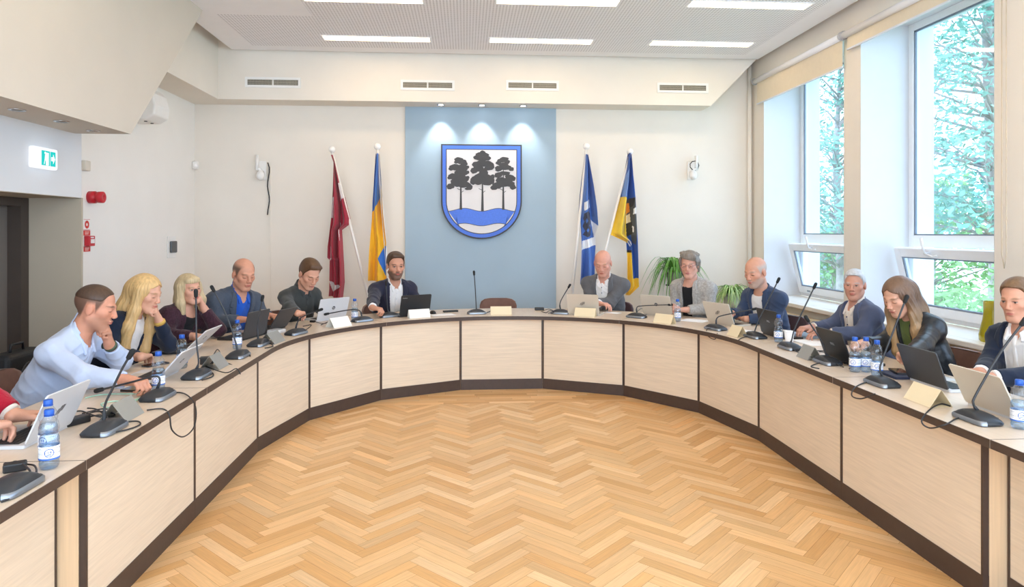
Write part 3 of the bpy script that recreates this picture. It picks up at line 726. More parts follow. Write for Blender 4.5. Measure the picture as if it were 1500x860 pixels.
def table(label, inner, outer, panels, recess=0.0, ends=()):
    c = sum((p for p in inner + outer), Vector()) / len(inner + outer)
    t = thing('conference_table', label, 'table', (c.x, c.y, 0), 0, 'modules of the U-shaped conference table')
    poly = [(p.x, p.y) for p in inner] + [(p.x, p.y) for p in outer[::-1]]
    # pull the ends in by 1.5 mm so that the seams stay visible
    def shr(P, Q, d=.0017):
        v = (Q - P).normalized(); return P + v * d
    inn = list(inner); out = list(outer)
    inn[0] = shr(inner[0], inner[1]); inn[-1] = shr(inner[-1], inner[-2]); out[0] = shr(outer[0], outer[1]); out[-1] = shr(outer[-1], outer[-2])
    ring = inn + out[::-1]
    MB().prism([(p.x, p.y) for p in ring], TZ - TTH, TZ).build('tabletop', WOODT, t, world=True)
    e = MB(); n = len(ring); cc = sum(ring, Vector()) / n
    for i in range(n):
        a, b = ring[i], ring[(i + 1) % n]; d = (b - a).normalized(); nn = Vector((d.y, -d.x, 0))
        m_ = (a + b) / 2
        # outward normal test against the ring's orientation
        s = orient(ring); nn = nn * s * .0012
        e.add([(a.x + nn.x, a.y + nn.y, TZ - TTH - .0005), (b.x + nn.x, b.y + nn.y, TZ - TTH - .0005), (b.x + nn.x, b.y + nn.y, TZ - .0005), (a.x + nn.x, a.y + nn.y, TZ - .0005)], [(0, 1, 2, 3)])
        kk = -1.1
        e.add([(a.x + nn.x, a.y + nn.y, TZ - .0005), (b.x + nn.x, b.y + nn.y, TZ - .0005), (b.x + nn.x * kk, b.y + nn.y * kk, TZ + .0003), (a.x + nn.x * kk, a.y + nn.y * kk, TZ + .0003)], [(0, 1, 2, 3)])
    e.build('edge_band', BAND, t, world=True)
    for (a, b, centre_n) in panels:
        d = (b - a); L = d.length; d.normalize(); nn = centre_n
        M = Matrix(((d.x, nn.x, 0, a.x), (d.y, nn.y, 0, a.y), (0, 0, 1, 0), (0, 0, 0, 1)))     # local x along, y toward the middle of the U
        rz = recess
        MB().box((.011, -.02 - rz, .10), (L - .011, -.004 - rz, TZ - TTH), M).build('front_panel', WOODP, t, world=True)
        MB().box((.0006, -.03 - rz, 0), (L - .0006, -.0005 - rz, .105), M).build('plinth', BAND, t, world=True)
        for x in (0.0003, L - .0117):
            MB().box((x, -.028 - rz, .1052), (x + .0114, -.001 - rz, TZ - TTH), M).build('post', BAND, t, world=True)
    for (pa, pb) in ends:                                            # boards that carry the top at the module ends
        d = (pb - pa).normalized(); nn = Vector((-d.y, d.x, 0)); L = (pb - pa).length
        M = Matrix(((d.x, nn.x, 0, pa.x), (d.y, nn.y, 0, pa.y), (0, 0, 1, 0), (0, 0, 0, 1)))
        MB().box((.031, -.009, 0), (L - .15, .009, TZ - TTH), M).build('end_panel', WOODE, t, world=True)
    return t
def orient(r):
    ar = sum(r[i].x * r[(i + 1) % len(r)].y - r[(i + 1) % len(r)].x * r[i].y for i in range(len(r)))
    return 1 if ar > 0 else -1
def arc(i0, i1, r, n=10):
    k = int(round((i1 - i0) * n)); return [ringpt(ang(i0 + (i1 - i0) * j / k), r) for j in range(k + 1)]
def seg(a, b):
    m_ = (a + b) / 2; d = (b - a).normalized(); nn = Vector((d.y, -d.x, 0))
    if (Vector((TX, min(m_.y, TY), 0)) - m_).dot(nn) < 0: nn = -nn
    return (a, b, nn)
V = {i: ringpt(ang(i), TR) for i in range(8)}
yZp, yIp = TY - TL, TY - TL
NL = 1.25
S_ = Vector((0, .02, 0))
table('near-left table module, cut by the left edge of the photo, with a recessed front panel', [left(yY - NL, RIN), left(yY, RIN)], [left(yY - NL, ROUT), left(yY, ROUT)], [seg(left(yY - NL, TR + .108), left(yPL - .006, TR + .108))], 0, [(left(yY - NL + .01, TR), left(yY - NL + .01, ROUT))])
table('straight left table module beside the man in the light blue shirt', [left(yY, RIN), left(yZ, RIN)], [left(yY, ROUT), left(yZ, ROUT)], [seg(left(yPL, TR), left(yZp, TR))], 0, [(left(yPL + .0095, TR), left(yPL + .0095, ROUT))])
table('curved left table module between the two blonde women and the man in the dark shirt', [left(yZ, RIN)] + arc(0, 2, RIN), [left(yZ, ROUT)] + arc(0, 2, ROUT), [seg(left(yZp, TR), V[0]), seg(V[0], V[1]), seg(V[1], V[2])], 0, [(left(yZ + .012, TR), left(yZ + .012, ROUT))])
table('curved middle table module in front of the blue panel and the empty chair', arc(2, 5, RIN), arc(2, 5, ROUT), [seg(V[2], V[3]), seg(V[3], V[4]), seg(V[4], V[5])], 0, [(ringpt(ang(2.01), TR), ringpt(ang(2.01), ROUT)), (ringpt(ang(4.99), TR), ringpt(ang(4.99), ROUT))])
table('curved right table module in front of the woman in the grey blazer', arc(5, 7, RIN) + [right(yI, RIN)], arc(5, 7, ROUT) + [right(yI, ROUT)], [seg(V[5], V[6]), seg(V[6], V[7]), seg(V[7], right(yIp, TR))], 0, [(right(yI + .012, TR), right(yI + .012, ROUT))])
table('straight right table module beside the woman with long hair', [right(yI, RIN), right(yJ, RIN)], [right(yI, ROUT), right(yJ, ROUT)], [seg(right(yIp, TR), right(yPR, TR))], 0, [(right(yPR + .0095, TR), right(yPR + .0095, ROUT))])
table('near-right table module, cut by the right edge of the photo, with a recessed front panel', [right(yJ, RIN), right(yJ - NL, RIN)], [right(yJ, ROUT), right(yJ - NL, ROUT)], [seg(right(yPR - .006, TR + .108), right(yJ - NL, TR + .108))], 0, [(right(yJ - NL + .01, TR), right(yJ - NL + .01, ROUT))])
# ------------------------------------------------------------------ implicit surfaces: smooth unions of tapered limbs, meshed by surface nets
def V3(*a): return np.array(a, dtype=np.float32)
def nrm(a): a = np.asarray(a, dtype=np.float64); return a / max(1e-9, np.linalg.norm(a))
class Rc:                                  # tapered capsule, optionally in a squashed frame
    def __init__(s, a, b, r1, r2=None, k=.02, op='+', M=None, o=None, sc=1.0):
        s.a = np.array(a, float); s.b = np.array(b, float); s.r1 = r1; s.r2 = r1 if r2 is None else r2; s.k = k; s.op = op; s.M = M; s.o = o; s.sc = sc
        if M is not None: s.A = M @ (s.a - o); s.B = M @ (s.b - o)
        else: s.A, s.B = s.a, s.b
    def d(s, P):
        Q = P if s.M is None else (P - s.o.astype(np.float32)) @ s.M.T.astype(np.float32)
        ba = (s.B - s.A).astype(np.float32); pa = Q - s.A.astype(np.float32)
        L2 = float(ba @ ba)
        h = np.clip(pa @ ba / max(L2, 1e-9), 0, 1)
        x = pa - h[:, None] * ba
        return (np.sqrt((x * x).sum(1)) - (s.r1 + (s.r2 - s.r1) * h)) * s.sc
    def bb(s):
        R = max(s.r1, s.r2); return np.minimum(s.a, s.b) - R, np.maximum(s.a, s.b) + R
    def grow(s, e): 
        q = Rc(s.a, s.b, s.r1 + e / (s.sc if s.M is not None else 1) * (1 if s.M is None else .88), s.r2 + e / (s.sc if s.M is not None else 1) * (1 if s.M is None else .88), s.k, s.op, s.M, s.o, s.sc); return q
class El:                                  # ellipsoid, rows of R are its axes
    def __init__(s, c, r, R=None, k=.02, op='+'):
        s.c = np.array(c, float); s.r = np.array(r, float); s.R = np.eye(3) if R is None else np.array(R, float); s.k = k; s.op = op
    def d(s, P):
        q = (P - s.c.astype(np.float32)) @ s.R.T.astype(np.float32)
        r = s.r.astype(np.float32)
        a = q / r; k0 = np.sqrt((a * a).sum(1)); b = q / (r * r); k1 = np.sqrt((b * b).sum(1))
        return k0 * (k0 - 1) / np.maximum(k1, 1e-6)
    def bb(s):
        m = s.r.max(); return s.c - m, s.c + m
    def grow(s, e): return El(s.c, s.r + e, s.R, s.k, s.op)
class Fn:                                  # free-form field
    def __init__(s, f, k=.001, op='-', box=None): s.f = f; s.k = k; s.op = op; s.box = box
    def d(s, P): return s.f(P).astype(np.float32)
    def bb(s): return s.box
    def grow(s, e): return s
def fold(d, di, k, op):
    if op == '+':
        h = np.maximum(k - np.abs(d - di), 0) / k; return np.minimum(d, di) - h * h * k * .25
    if op == '-': di = -di
    h = np.maximum(k - np.abs(d - di), 0) / k; return np.maximum(d, di) + h * h * k * .25
def sdf_mesh(prims, h, pad=.02):
    lo = np.full(3, 9e9); hi = -lo
    for p in prims:
        if p.op == '+' and p.bb() is not None:
            a, b = p.bb(); lo = np.minimum(lo, a); hi = np.maximum(hi, b)
    lo -= pad; hi += pad
    n = 10; nb = np.ceil((hi - lo) / (h * n)).astype(int)
    bi = np.stack(np.meshgrid(*[np.arange(q) for q in nb], indexing='ij'), -1).reshape(-1, 3)
    cen = (lo + (bi * n + (n - 1) / 2) * h).astype(np.float32)
    half = h * n * .5 * 1.7321
    dc = []; d = np.full(len(cen), 9., np.float32)
    for p in prims:
        x = p.d(cen); dc.append(x); d = fold(d, x, p.k, p.op)
    act = np.abs(d) < half * 1.35 + .02
    A = np.where(d < 0, -1., 1.).astype(np.float32)[:, None] * np.ones((1, n ** 3), np.float32)
    off = np.stack(np.meshgrid(*[np.arange(n)] * 3, indexing='ij'), -1).reshape(-1, 3).astype(np.float32) * h
    ia = np.where(act)[0]
    base = (lo + bi[ia] * n * h).astype(np.float32)
    D = np.full((len(ia), n ** 3), 9., np.float32)
    for p, x in zip(prims, dc):
        xm = x[ia]
        if p.op == '+': sel = xm < half * 1.35 + .09
        elif p.op == '-': sel = xm < half * 1.35 + .09
        else: sel = np.ones(len(ia), bool)
        j = np.where(sel)[0]
        if not len(j): continue
        pts = (base[j][:, None, :] + off[None]).reshape(-1, 3)
        D[j] = fold(D[j], p.d(pts).reshape(len(j), -1), p.k, p.op)
    A[ia] = D
    G = A.reshape(nb[0], nb[1], nb[2], n, n, n).transpose(0, 3, 1, 4, 2, 5).reshape(nb[0] * n, nb[1] * n, nb[2] * n)
    return surface_nets(G, h, lo)
def surface_nets(G, h, lo):
    s = G < 0
    c = np.zeros(tuple(q - 1 for q in G.shape), np.int8)
    cs = [(i, j, k) for i in (0, 1) for j in (0, 1) for k in (0, 1)]
    X, Y, Z = c.shape
    for i, j, k in cs: c += s[i:i + X, j:j + Y, k:k + Z]
    idx = np.argwhere((c > 0) & (c < 8))
    vid = np.full(c.shape, -1, np.int32); vid[tuple(idx.T)] = np.arange(len(idx))
    val = np.stack([G[idx[:, 0] + i, idx[:, 1] + j, idx[:, 2] + k] for i, j, k in cs], 1)
    acc = np.zeros((len(idx), 3)); cnt = np.zeros(len(idx))
    for a in range(8):
        for b in range(a + 1, 8):
            if sum(abs(cs[a][q] - cs[b][q]) for q in range(3)) != 1: continue
            m = (val[:, a] < 0) != (val[:, b] < 0)
            t = np.where(m, val[:, a] / np.where(m, val[:, a] - val[:, b], 1), 0)
            p = np.array(cs[a])[None] + t[:, None] * (np.array(cs[b]) - np.array(cs[a]))[None]
            acc += p * m[:, None]; cnt += m
    vs = lo + (idx + acc / cnt[:, None]) * h
    fs = []
    for ax in range(3):
        o = [0, 0, 0]; o[ax] = 1
        s0 = s[:s.shape[0] - o[0], :s.shape[1] - o[1], :s.shape[2] - o[2]]; s1 = s[o[0]:, o[1]:, o[2]:]
        e = np.argwhere(s0 != s1)
        u, w = [(1, 2), (2, 0), (0, 1)][ax]
        e = e[(e[:, u] > 0) & (e[:, w] > 0) & (e[:, u] < c.shape[u]) & (e[:, w] < c.shape[w])]
        def v(du, dw):
            q = e.copy(); q[:, u] += du; q[:, w] += dw; return vid[tuple(q.T)]
        f = np.stack([v(-1, -1), v(0, -1), v(0, 0), v(-1, 0)], 1)
        flip = ~s0[tuple(e.T)]
        f[flip] = f[flip][:, ::-1]
        fs.append(f)
    return vs, np.concatenate(fs)
def np_mesh(name, vs, fs, m, parent, cols=None, taubin=2, wrinkle=None):
    vs = np.asarray(vs, float)
    if taubin:                             # light smoothing that keeps the volume
        e = np.concatenate([fs[:, [0, 1]], fs[:, [1, 2]], fs[:, [2, 3]], fs[:, [3, 0]]])
        cnt = np.bincount(e[:, 0], minlength=len(vs)).astype(float); cnt[cnt == 0] = 1
        for it in range(taubin):
            for lam in (.5, -.52):
                av = np.stack([np.bincount(e[:, 0], weights=vs[e[:, 1], q], minlength=len(vs)) for q in range(3)], 1) / cnt[:, None]
                vs = vs + lam * (av - vs)
    me = bpy.data.meshes.new(name)
    o3 = np.zeros(3); pp = parent
    while pp is not None: o3 += np.array(pp.location); pp = pp.parent
    if wrinkle:                            # cloth folds: warped ridges along the surface normals
        n_ = np.zeros_like(vs); fn = np.cross(vs[fs[:, 2]] - vs[fs[:, 0]], vs[fs[:, 3]] - vs[fs[:, 1]])
        for q in range(4):
            for ax in range(3): n_[:, ax] += np.bincount(fs[:, q], weights=fn[:, ax], minlength=len(vs))
        n_ /= np.maximum(np.linalg.norm(n_, axis=1), 1e-9)[:, None]
        x, y, z = (vs * wrinkle[1]).T
        w1 = np.sin(34 * x + 21 * z + 2.2 * np.sin(13 * y + 9 * z)); w2 = np.sin(27 * y - 38 * z + 2.0 * np.sin(15 * x + 11 * z + 1)); w3 = np.sin(55 * x + 47 * y + 30 * z + 2 * np.sin(19 * z - 12 * x))
        m_ = .5 + .5 * np.sin(8 * x + 6 * y + 11 * z)
        f_ = (1 - np.abs(w1)) ** 1.5 * m_ + (1 - np.abs(w2)) ** 1.5 * (1 - m_) + .25 * w3
        vs = vs + n_ * (wrinkle[0] * (f_ - .45))[:, None]
    me.vertices.add(len(vs)); me.vertices.foreach_set('co', (vs - o3).astype(np.float32).ravel())
    me.loops.add(len(fs) * 4); me.loops.foreach_set('vertex_index', fs.astype(np.int32).ravel())
    me.polygons.add(len(fs)); me.polygons.foreach_set('loop_start', np.arange(0, len(fs) * 4, 4, dtype=np.int32))
    me.polygons.foreach_set('use_smooth', np.ones(len(fs), bool))
    me.update(calc_edges=True); me.validate()
    if cols is not None:
        ca = me.color_attributes.new('Col', 'FLOAT_COLOR', 'POINT')
        ca.data.foreach_set('color', np.concatenate([cols, np.ones((len(cols), 1))], 1).astype(np.float32).ravel())
    me.materials.append(m)
    o = bpy.data.objects.new(name, me); COL.objects.link(o)
    if parent is not None: o.parent = parent
    return o
# ------------------------------------------------------------------ seated people
SKIN = mat('skin', '#FFFFFF', .5, var=.035, scale=40, attr='Col', spec=.35, bump=.0004, bscale=300)
try:
    _b = SKIN.node_tree.nodes['Principled BSDF']; _b.inputs['Subsurface Weight'].default_value = 0.0
except Exception: pass
def hair_mat(name, col):
    return mat(name, col, .45, var=.17, scale=1.0, stretch=(75, 75, 8), bump=.003, bscale=1.4, spec=.4)
def cloth_mat(name, col, rough=.85, var=.08, scale=9, bump=.008, bscale=9, sheen=.15, spec=.25, stretch=None):
    return mat(name, col, rough, var=var, scale=scale, bump=bump, bscale=bscale, sheen=sheen, spec=spec, stretch=stretch)
def uq(p):                                 # distance from the middle line of the U-shaped table
    return abs(p.x - TX) if p.y < TY else hypot(p.x - TX, p.y - TY)
def on_ring(u, v, rho):
    t = 1.5; last = None
    while t < 12:
        p = at(u, v, t); q = uq(p)
        if last is not None and q >= rho > last: return p
        last = q; t += .005
    raise ValueError('no ring point')
def outward(p):
    if p.y < TY: return Vector((1 if p.x > TX else -1, 0, 0))
    return Vector((p.x - TX, p.y - TY, 0)).normalized()
def rotz(v, deg): a = radians(deg); return np.array([v[0] * cos(a) - v[1] * sin(a), v[0] * sin(a) + v[1] * cos(a), v[2]])

def hand_prims(W, X, Z, side, pose, s):
    X = nrm(X); Z = np.asarray(Z, float); Z = nrm(Z - X * (Z @ X)); Y = np.cross(Z, X) * side
    T = lambda x, y, z: W + (X * x + Y * y + Z * z) * s
    P = [Rc(T(-.02, 0, 0), T(.02, 0, 0), .024 * s, .026 * s, .012)]
    mc = [(.088, .029), (.093, .009), (.089, -.011), (.08, -.029)]
    for (x, y) in mc: P.append(Rc(T(.012, y * .5, 0), T(x, y, .002), .017 * s, .0125 * s, .014))
    P.append(Rc(T(.03, .018, -.006), T(.07, .012, -.006), .016 * s, .014 * s, .012))
    ln = [(.040, .026, .021), (.045, .029, .023), (.041, .027, .022), (.032, .021, .018)]
    curl = {'flat': (12, 14, 8), 'relax': (28, 32, 18), 'type': (34, 42, 26), 'fist': (80, 88, 55), 'open': (4, 6, 4), 'half': (50, 62, 35), 'cheek': (38, 75, 40)}[pose]
    sp = {'flat': 5, 'open': 7}.get(pose, 2)
    for i, ((x, y), L) in enumerate(zip(mc, ln)):
        p = np.array([x, y, .002]); a = 0; fan = radians((1.3 - i) * sp)
        for j in range(3):
            a += radians(curl[j] + i * 2)
            dv = np.array([cos(a) * cos(fan), cos(a) * sin(fan), -sin(a)])
            q = p + dv * L[j]
            r0 = .0102 - .0009 * j - (.0012 if i == 3 else 0); P.append(Rc(T(*p), T(*q), r0 * s, (r0 - .0009) * s, .005)); p = q
    th = {'fist': [(.025, .022, -.01), (.055, .04, -.022), (.078, .03, -.036), (.09, .012, -.042)], 'half': [(.025, .022, -.008), (.055, .045, -.02), (.082, .045, -.03), (.1, .035, -.036)]}.get(pose, [(.022, .022, -.006), (.05, .05, -.012), (.077, .062, -.018), (.1, .064, -.022)])
    for j in range(3): P.append(Rc(T(*th[j]), T(*th[j + 1]), (.0145 - .002 * j) * s, (.0125 - .0018 * j) * s, .008))
    return P

def ik(S, W, L1, L2, pole):
    d = W - S; D = np.linalg.norm(d)
    if D > (L1 + L2) * .995: W = S + d / D * (L1 + L2) * .995; d = W - S; D = np.linalg.norm(d)
    x = (L1 * L1 - L2 * L2 + D * D) / (2 * D); h = sqrt(max(1e-6, L1 * L1 - x * x))
    n = d / D; p = np.asarray(pole, float); p = nrm(p - n * (p @ n))
    return S + n * x + p * h, W

PEOPLE = {}
def person(key, label, u, v, rho=2.56, prho=2.80, hs=1.0, yaw=0, pit=8, rol=0, byaw=0, sw=.178, bulk=1.0, belly=0.0, R=None, L=None, skin='#E2B093', hair=None, haircol=None, hairend=None, beard=None, brow='#5A4332', eyes='down', lips='#B5685C',
           outfit=(), pants='#23252B', h=.005, glasses=None, watch=None, scalp=None, group=None):
    hc = np.array(on_ring(u, v, rho)); out = np.array(outward(Vector(hc)))
    up = np.array([0, 0, 1.0])
    cam2 = nrm([-hc[0], -hc[1], 0])
    hf = rotz(cam2, yaw); hr = np.cross(hf, up)                                   # heading of the head, its right-hand side
    a = radians(pit); hfw = hf * cos(a) - up * sin(a); hup = up * cos(a) + hf * sin(a)
    b = radians(rol); hr2 = hr * cos(b) + hup * sin(b); hup = hup * cos(b) - hr * sin(b); hr = hr2
    HR = np.stack([hr, hfw, hup]); s = hs
    hl = lambda x, y, z: hc + (hr * x + hfw * y + hup * z) * s
    # torso
    N = hl(0, -.03, -.165)
    bf = nrm(rotz(-out, byaw)); pv = hc + out * (prho - rho); pv = np.array([pv[0], pv[1], .556])
    su = nrm(N - pv); br = nrm(np.cross(bf, su)); tf = nrm(np.cross(su, br)); SL = np.linalg.norm(N - pv)
    root = thing('person', label, 'person', (pv[0], pv[1], 0), 0, group)
    TRm = np.stack([br, tf, su])
    def tl(x, y, z): return N + br * x + tf * y + su * z
    def loc(P): return (P - N.astype(np.float32)) @ TRm.T.astype(np.float32)
    def sq(dep): return np.stack([br, tf / dep, su])
    m = bulk
    torso = [Rc(tl(0, -.012, -.15), tl(0, -.0, -.30), .158 * m, .155 * m, .04, M=sq(.66), o=N, sc=.72),
             Rc(tl(0, 0, -.30), pv + su * .06, .150 * m, .158 * m, .06, M=sq(.72 + belly * .5), o=N, sc=.76)]
    if belly: torso.append(El(tl(0, .05, -.36), (.13 * m, .10 + belly * .3, .13), TRm, .06))
    S = {1: tl(sw * m * .95, -.015, -.080), -1: tl(-sw * m * .95, -.015, -.080)}
    torso.append(Rc(S[1], S[-1], .050, .050, .05))
    for q in (1, -1): torso.append(Rc(tl(.025 * q, -.03, -.022), S[q] + su * .006, .044, .048, .04))
    L1, L2 = .29 * (.94 if sw < .17 else 1), .262 * (.94 if sw < .17 else 1)
    arms = {}; hands = []; wr = {}
    for q, spec in ((1, R), (-1, L)):
        if spec is None: spec = ('lap',)
        if spec[0] == 'tab':              # wrist over the table at a photo position, fingers aimed at another one
            pose = spec[5]; hz_ = {'type': .082, 'half': .078, 'relax': .062}.get(pose, .042); W = np.array(pz(spec[1], spec[2], TZ + hz_)); T_ = np.array(pz(spec[3], spec[4], TZ + hz_ - .012)); X = T_ - W; Z = up
        elif spec[0] == 'off':            # wrist given relative to the torso: right, forward, height; fingers direction in torso terms
            W = N + br * spec[1] + bf * spec[2]; W[2] = spec[3] + .015; X = br * spec[4] + bf * spec[5] + up * spec[6]; Z = up if len(spec) < 9 else br * spec[8][0] + bf * spec[8][1] + up * spec[8][2]; pose = spec[7]
        elif spec[0] == 'head':           # wrist relative to the head, fingers toward a point on the head
            W = hl(*spec[1]); X = hl(*spec[2]) - W; Z = hr * spec[3][0] + hfw * spec[3][1] + hup * spec[3][2]; pose = spec[4]
        else:
            W = pv + bf * .30 + br * q * .10 + up * .13; X = bf * .8 - br * q * .5; Z = up; pose = 'relax'
        pole = br * q * .26 - up * .9 - bf * .25
        if spec[0] == 'head': pole = br * q * .35 - up * 1.0 + bf * .35
        E, W = ik(S[q], W, L1, L2, pole)
        if spec[0] != 'lap': E[2] = max(E[2], TZ + .068 + (.008 if m > 1.03 else 0)); W[2] = max(W[2], TZ + .052)
        arms[q] = [Rc(S[q], E, .0465 * m, .043 * m, .035), Rc(E, W, .043 * m, .029, .03)]
        wr[q] = (E, W)
        hands += hand_prims(W + nrm(W - E) * .012, X, Z, q, pose, .98 if sw > .165 else .9)
    hipj = {q: pv + br * q * .09 * m - up * .0 for q in (1, -1)}
    legs = []
    for q in (1, -1):
        kn = hipj[q] + nrm([bf[0], bf[1], 0]) * .40 + br * q * .03; kn[2] = .50; an = kn - np.array([bf[0], bf[1], 0]) * .06; an[2] = .09
        legs += [Rc(hipj[q], kn, .082 * m, .058, .05), Rc(kn, an, .055, .036, .03)]
        legs += [Rc(an - up * .03, an - up * .045 + bf * .16, .034, .03, .02)]
    pelvis = [Rc(hipj[1], hipj[-1], .10 * m, .10 * m, .06)]
    neck = [Rc(tl(0, -.008, -.06), hl(0, -.022, -.07), .060 if sw > .165 else .05, .056 * s if sw > .165 else .047 * s, .03)]
    # head
    E_ = lambda c, r, k, op='+': El(hl(*c), np.array(r) * s, HR, k, op)
    C_ = lambda a_, b_, r1, r2, k: Rc(hl(*a_), hl(*b_), r1 * s, r2 * s, k)
    head = [E_((0, -.012, .036), (.076, .096, .086), .03), E_((0, .026, -.042), (.058, .062, .072), .035), C_((-.006, .062, -.098), (.006, .062, -.098), .020, .020, .025)]
    for q in (1, -1):
        head += [C_((q * .054, -.004, -.052), (q * .018, .058, -.1), .018, .016, .025), E_((q * .043, .052, -.016), (.02, .022, .018), .025), C_((q * .036, .074, .024), (q * .008, .084, .022), .010, .010, .016)]
    head += [E_((q * .032, .104, .005), (.016, .018, .011), .014, '-') for q in (1, -1)]
    head += [E_((q * .031, .073, .005), (.0145, .0135, .012), .004) for q in (1, -1)]
    head += [C_((0, .086, .014), (0, .103, -.026), .0075, .0115, .012)] + [E_((q * .012, .099, -.031), (.009, .010, .008), .007) for q in (1, -1)]
    head += [E_((0, .089, -.056), (.024, .010, .0055), .006), E_((0, .087, -.067), (.021, .010, .0065), .006), E_((0, .101, -.0615), (.022, .005, .0016), .003, '-')]
    head += [El(hl(q * .078, -.010, -.004), np.array((.008, .019, .031)) * s, HR, .008) for q in (1, -1)]
    if hair in ('long', 'longwave', 'bob'): pass
    body = torso + pelvis + arms[1] + arms[-1] + legs + neck + head + hands
    vs, fs = sdf_mesh(body, h)
    # colour of skin, lips, brows, eyes, stubble - by position on the head
    q = ((vs - hc) @ HR.T) / s
    x, y, z = np.abs(q[:, 0]), q[:, 1], q[:, 2]
    base = np.array(lin(skin)) * np.array([.90, .86, .87]); col = np.tile(base, (len(vs), 1))
    def blend(w, c): 
        w = np.clip(w, 0, 1)[:, None]; col[:] = col * (1 - w) + np.array(lin(c) if isinstance(c, str) else c)[None] * w
    red = base * np.array([1.0, .70, .66])
    near = (np.abs(z) < .16) & (np.abs(y) < .16) & (x < .12)
    g = lambda cx, cy, cz, r: np.exp(-(((x - cx) ** 2 + (y - cy) ** 2 + (z - cz) ** 2) / r ** 2)) * near
    blend(.22 * g(.045, .06, -.025, .03), red); blend(.3 * g(0, .11, -.026, .018), red); blend(.35 * g(.082, -.01, -.004, .03), red)
    if scalp:                             # shaved or thinning hair at the sides
        fl = np.interp(y, [-.12, -.05, -.03, .010, .018, .03, .05], [-.075, -.06, .018, .022, -.025, .0, .05]); sc = near * np.clip((z - fl) / .024, 0, 1) * np.clip((scalp[1] - z) / .03, 0, 1) * np.clip((.062 - y) / .02, 0, 1) * (x < .086)
        blend(sc * scalp[2], scalp[0])
    if beard:
        f = near * np.clip((-.030 - z) / .016, 0, 1) * np.clip((y + .012) / .03, 0, 1) * np.clip((z + .135) / .01, 0, 1)
        side = np.clip((x - .030) / .02, 0, 1); f = f * np.where(z > -.055, np.maximum(side, np.clip((.022 - np.abs(x)) / .01, 0, 1) * (z < -.038)), 1)
        blend(f * beard[1], beard[0])
    blend(near * (y > .06) * np.clip(1.25 - ((x / .023) ** 2 + ((z + .0615) / .0095) ** 2), 0, 1) * 1.0, lips)
    blend(near * (y > .05) * np.clip(1.4 - (((x - .033) / .019) ** 2 + ((z - .0275 + .12 * np.abs(x - .03)) / .0052) ** 2), 0, 1) * .75, brow)
    if eyes == 'open':
        e2 = lambda rx, rz, cz=.005, cx=.031: near * (y > .05) * np.clip(1.5 - (((x - cx) / rx) ** 2 + ((z - cz) / rz) ** 2), 0, 1) * 1.6
        blend(e2(.0115, .0042) * .8, '#B7A79E'); blend(e2(.0052, .0046), '#33291F'); blend(e2(.015, .0022, .0100), '#3B2A22')
    else:
        blend(near * (y > .05) * np.clip(1.4 - (((x - .031) / .015) ** 2 + ((z + .0015) / .003) ** 2), 0, 1) * .85, '#3E2B23')
    np_mesh('body', vs, fs, SKIN, root, col, taubin=2)
    # clothing -----------------------------------------------------------
    def neckcut(rad, zz, fwd=.03): return Fn(lambda P: np.maximum(np.sqrt(loc(P)[:, 0] ** 2 + (loc(P)[:, 1] - fwd) ** 2) - rad, zz - loc(P)[:, 2] - .35 * (loc(P)[:, 1])), .008, '-')
    def hemcut(zz): return Fn(lambda P: (P[:, 2] - zz), .004, '-')
    def cuff(qs, e): 
        E, W = wr[qs]; n = nrm(W - E); c = W - n * e
        return Fn(lambda P: np.maximum(-((P - c.astype(np.float32)) @ n.astype(np.float32)), np.sqrt(((P - W.astype(np.float32) - .045 * n.astype(np.float32)) ** 2).sum(1)) - .085), .003, '-')
    def gr(L_, e): return [p.grow(e) for p in L_]
    hem = .50
    for part in outfit:
        kind, mt = part[0], part[1]; opt = part[2] if len(part) > 2 else {}
        e = opt.get('e', .009)
        if kind in ('shirt', 'tee', 'sweater'):
            pr = gr(torso, e) + gr(pelvis, e) + gr(neck, e * .6)
            nz = opt.get('nz', .026 if kind == 'shirt' else -.004)
            pr += [Fn(lambda P: np.maximum(nz - loc(P)[:, 2] - .42 * loc(P)[:, 1], np.sqrt(loc(P)[:, 0] ** 2 + (loc(P)[:, 1] - .02) ** 2) - .095), .004, '-'), hemcut(hem)]
            if kind == 'shirt':
                gp = opt.get('gap', .012)
                pr.append(Fn(lambda P: np.maximum(np.abs(loc(P)[:, 0]) - np.clip(gp * .5 + .62 * (loc(P)[:, 2] + opt.get('open', .055)), 0, .04), np.maximum(-loc(P)[:, 1] + .02, -loc(P)[:, 2] - opt.get('open', .055))), .003, '-'))
            if opt.get('sleeves', True): pr += gr(arms[1], e + .002) + gr(arms[-1], e + .002)
            if opt.get('sleeves', True): pr += [cuff(1, opt.get('cuff', .012)), cuff(-1, opt.get('cuff', .012))]
            if opt.get('vneck'): pr.append(Fn(lambda P: np.maximum(np.abs(loc(P)[:, 0]) - np.interp(-loc(P)[:, 2], [-.05, 0, opt['vneck']], [.07, .055, 0]), np.maximum(-loc(P)[:, 1], -loc(P)[:, 2] - opt['vneck'])), .003, '-'))
            o = np_mesh(kind if kind != 'tee' else 't_shirt', *sdf_mesh(pr, .0065), mt, root, wrinkle=opt.get('wr', (.0045, 1.0)))
            if opt.get('collar', kind == 'shirt'):
                cm = opt.get('collar_mat', mt); cr = opt.get('cr', .066)
                def cf(P):
                    l = loc(P); rr = np.sqrt(l[:, 0] ** 2 + (l[:, 1] + .004) ** 2); zz = l[:, 2] + .40 * l[:, 1]
                    ring = np.abs(rr - cr - .30 * np.clip(.040 - zz, 0, 1)) - .005
                    return np.maximum(ring, np.maximum(zz - .052, -.016 - zz))
                gap = opt.get('gap', .012)
                wedge = Fn(lambda P: np.maximum(np.abs(loc(P)[:, 0]) - gap - .9 * np.clip(loc(P)[:, 2] + .40 * loc(P)[:, 1] + .014, 0, 1), -loc(P)[:, 1] + .01), .002, '-')
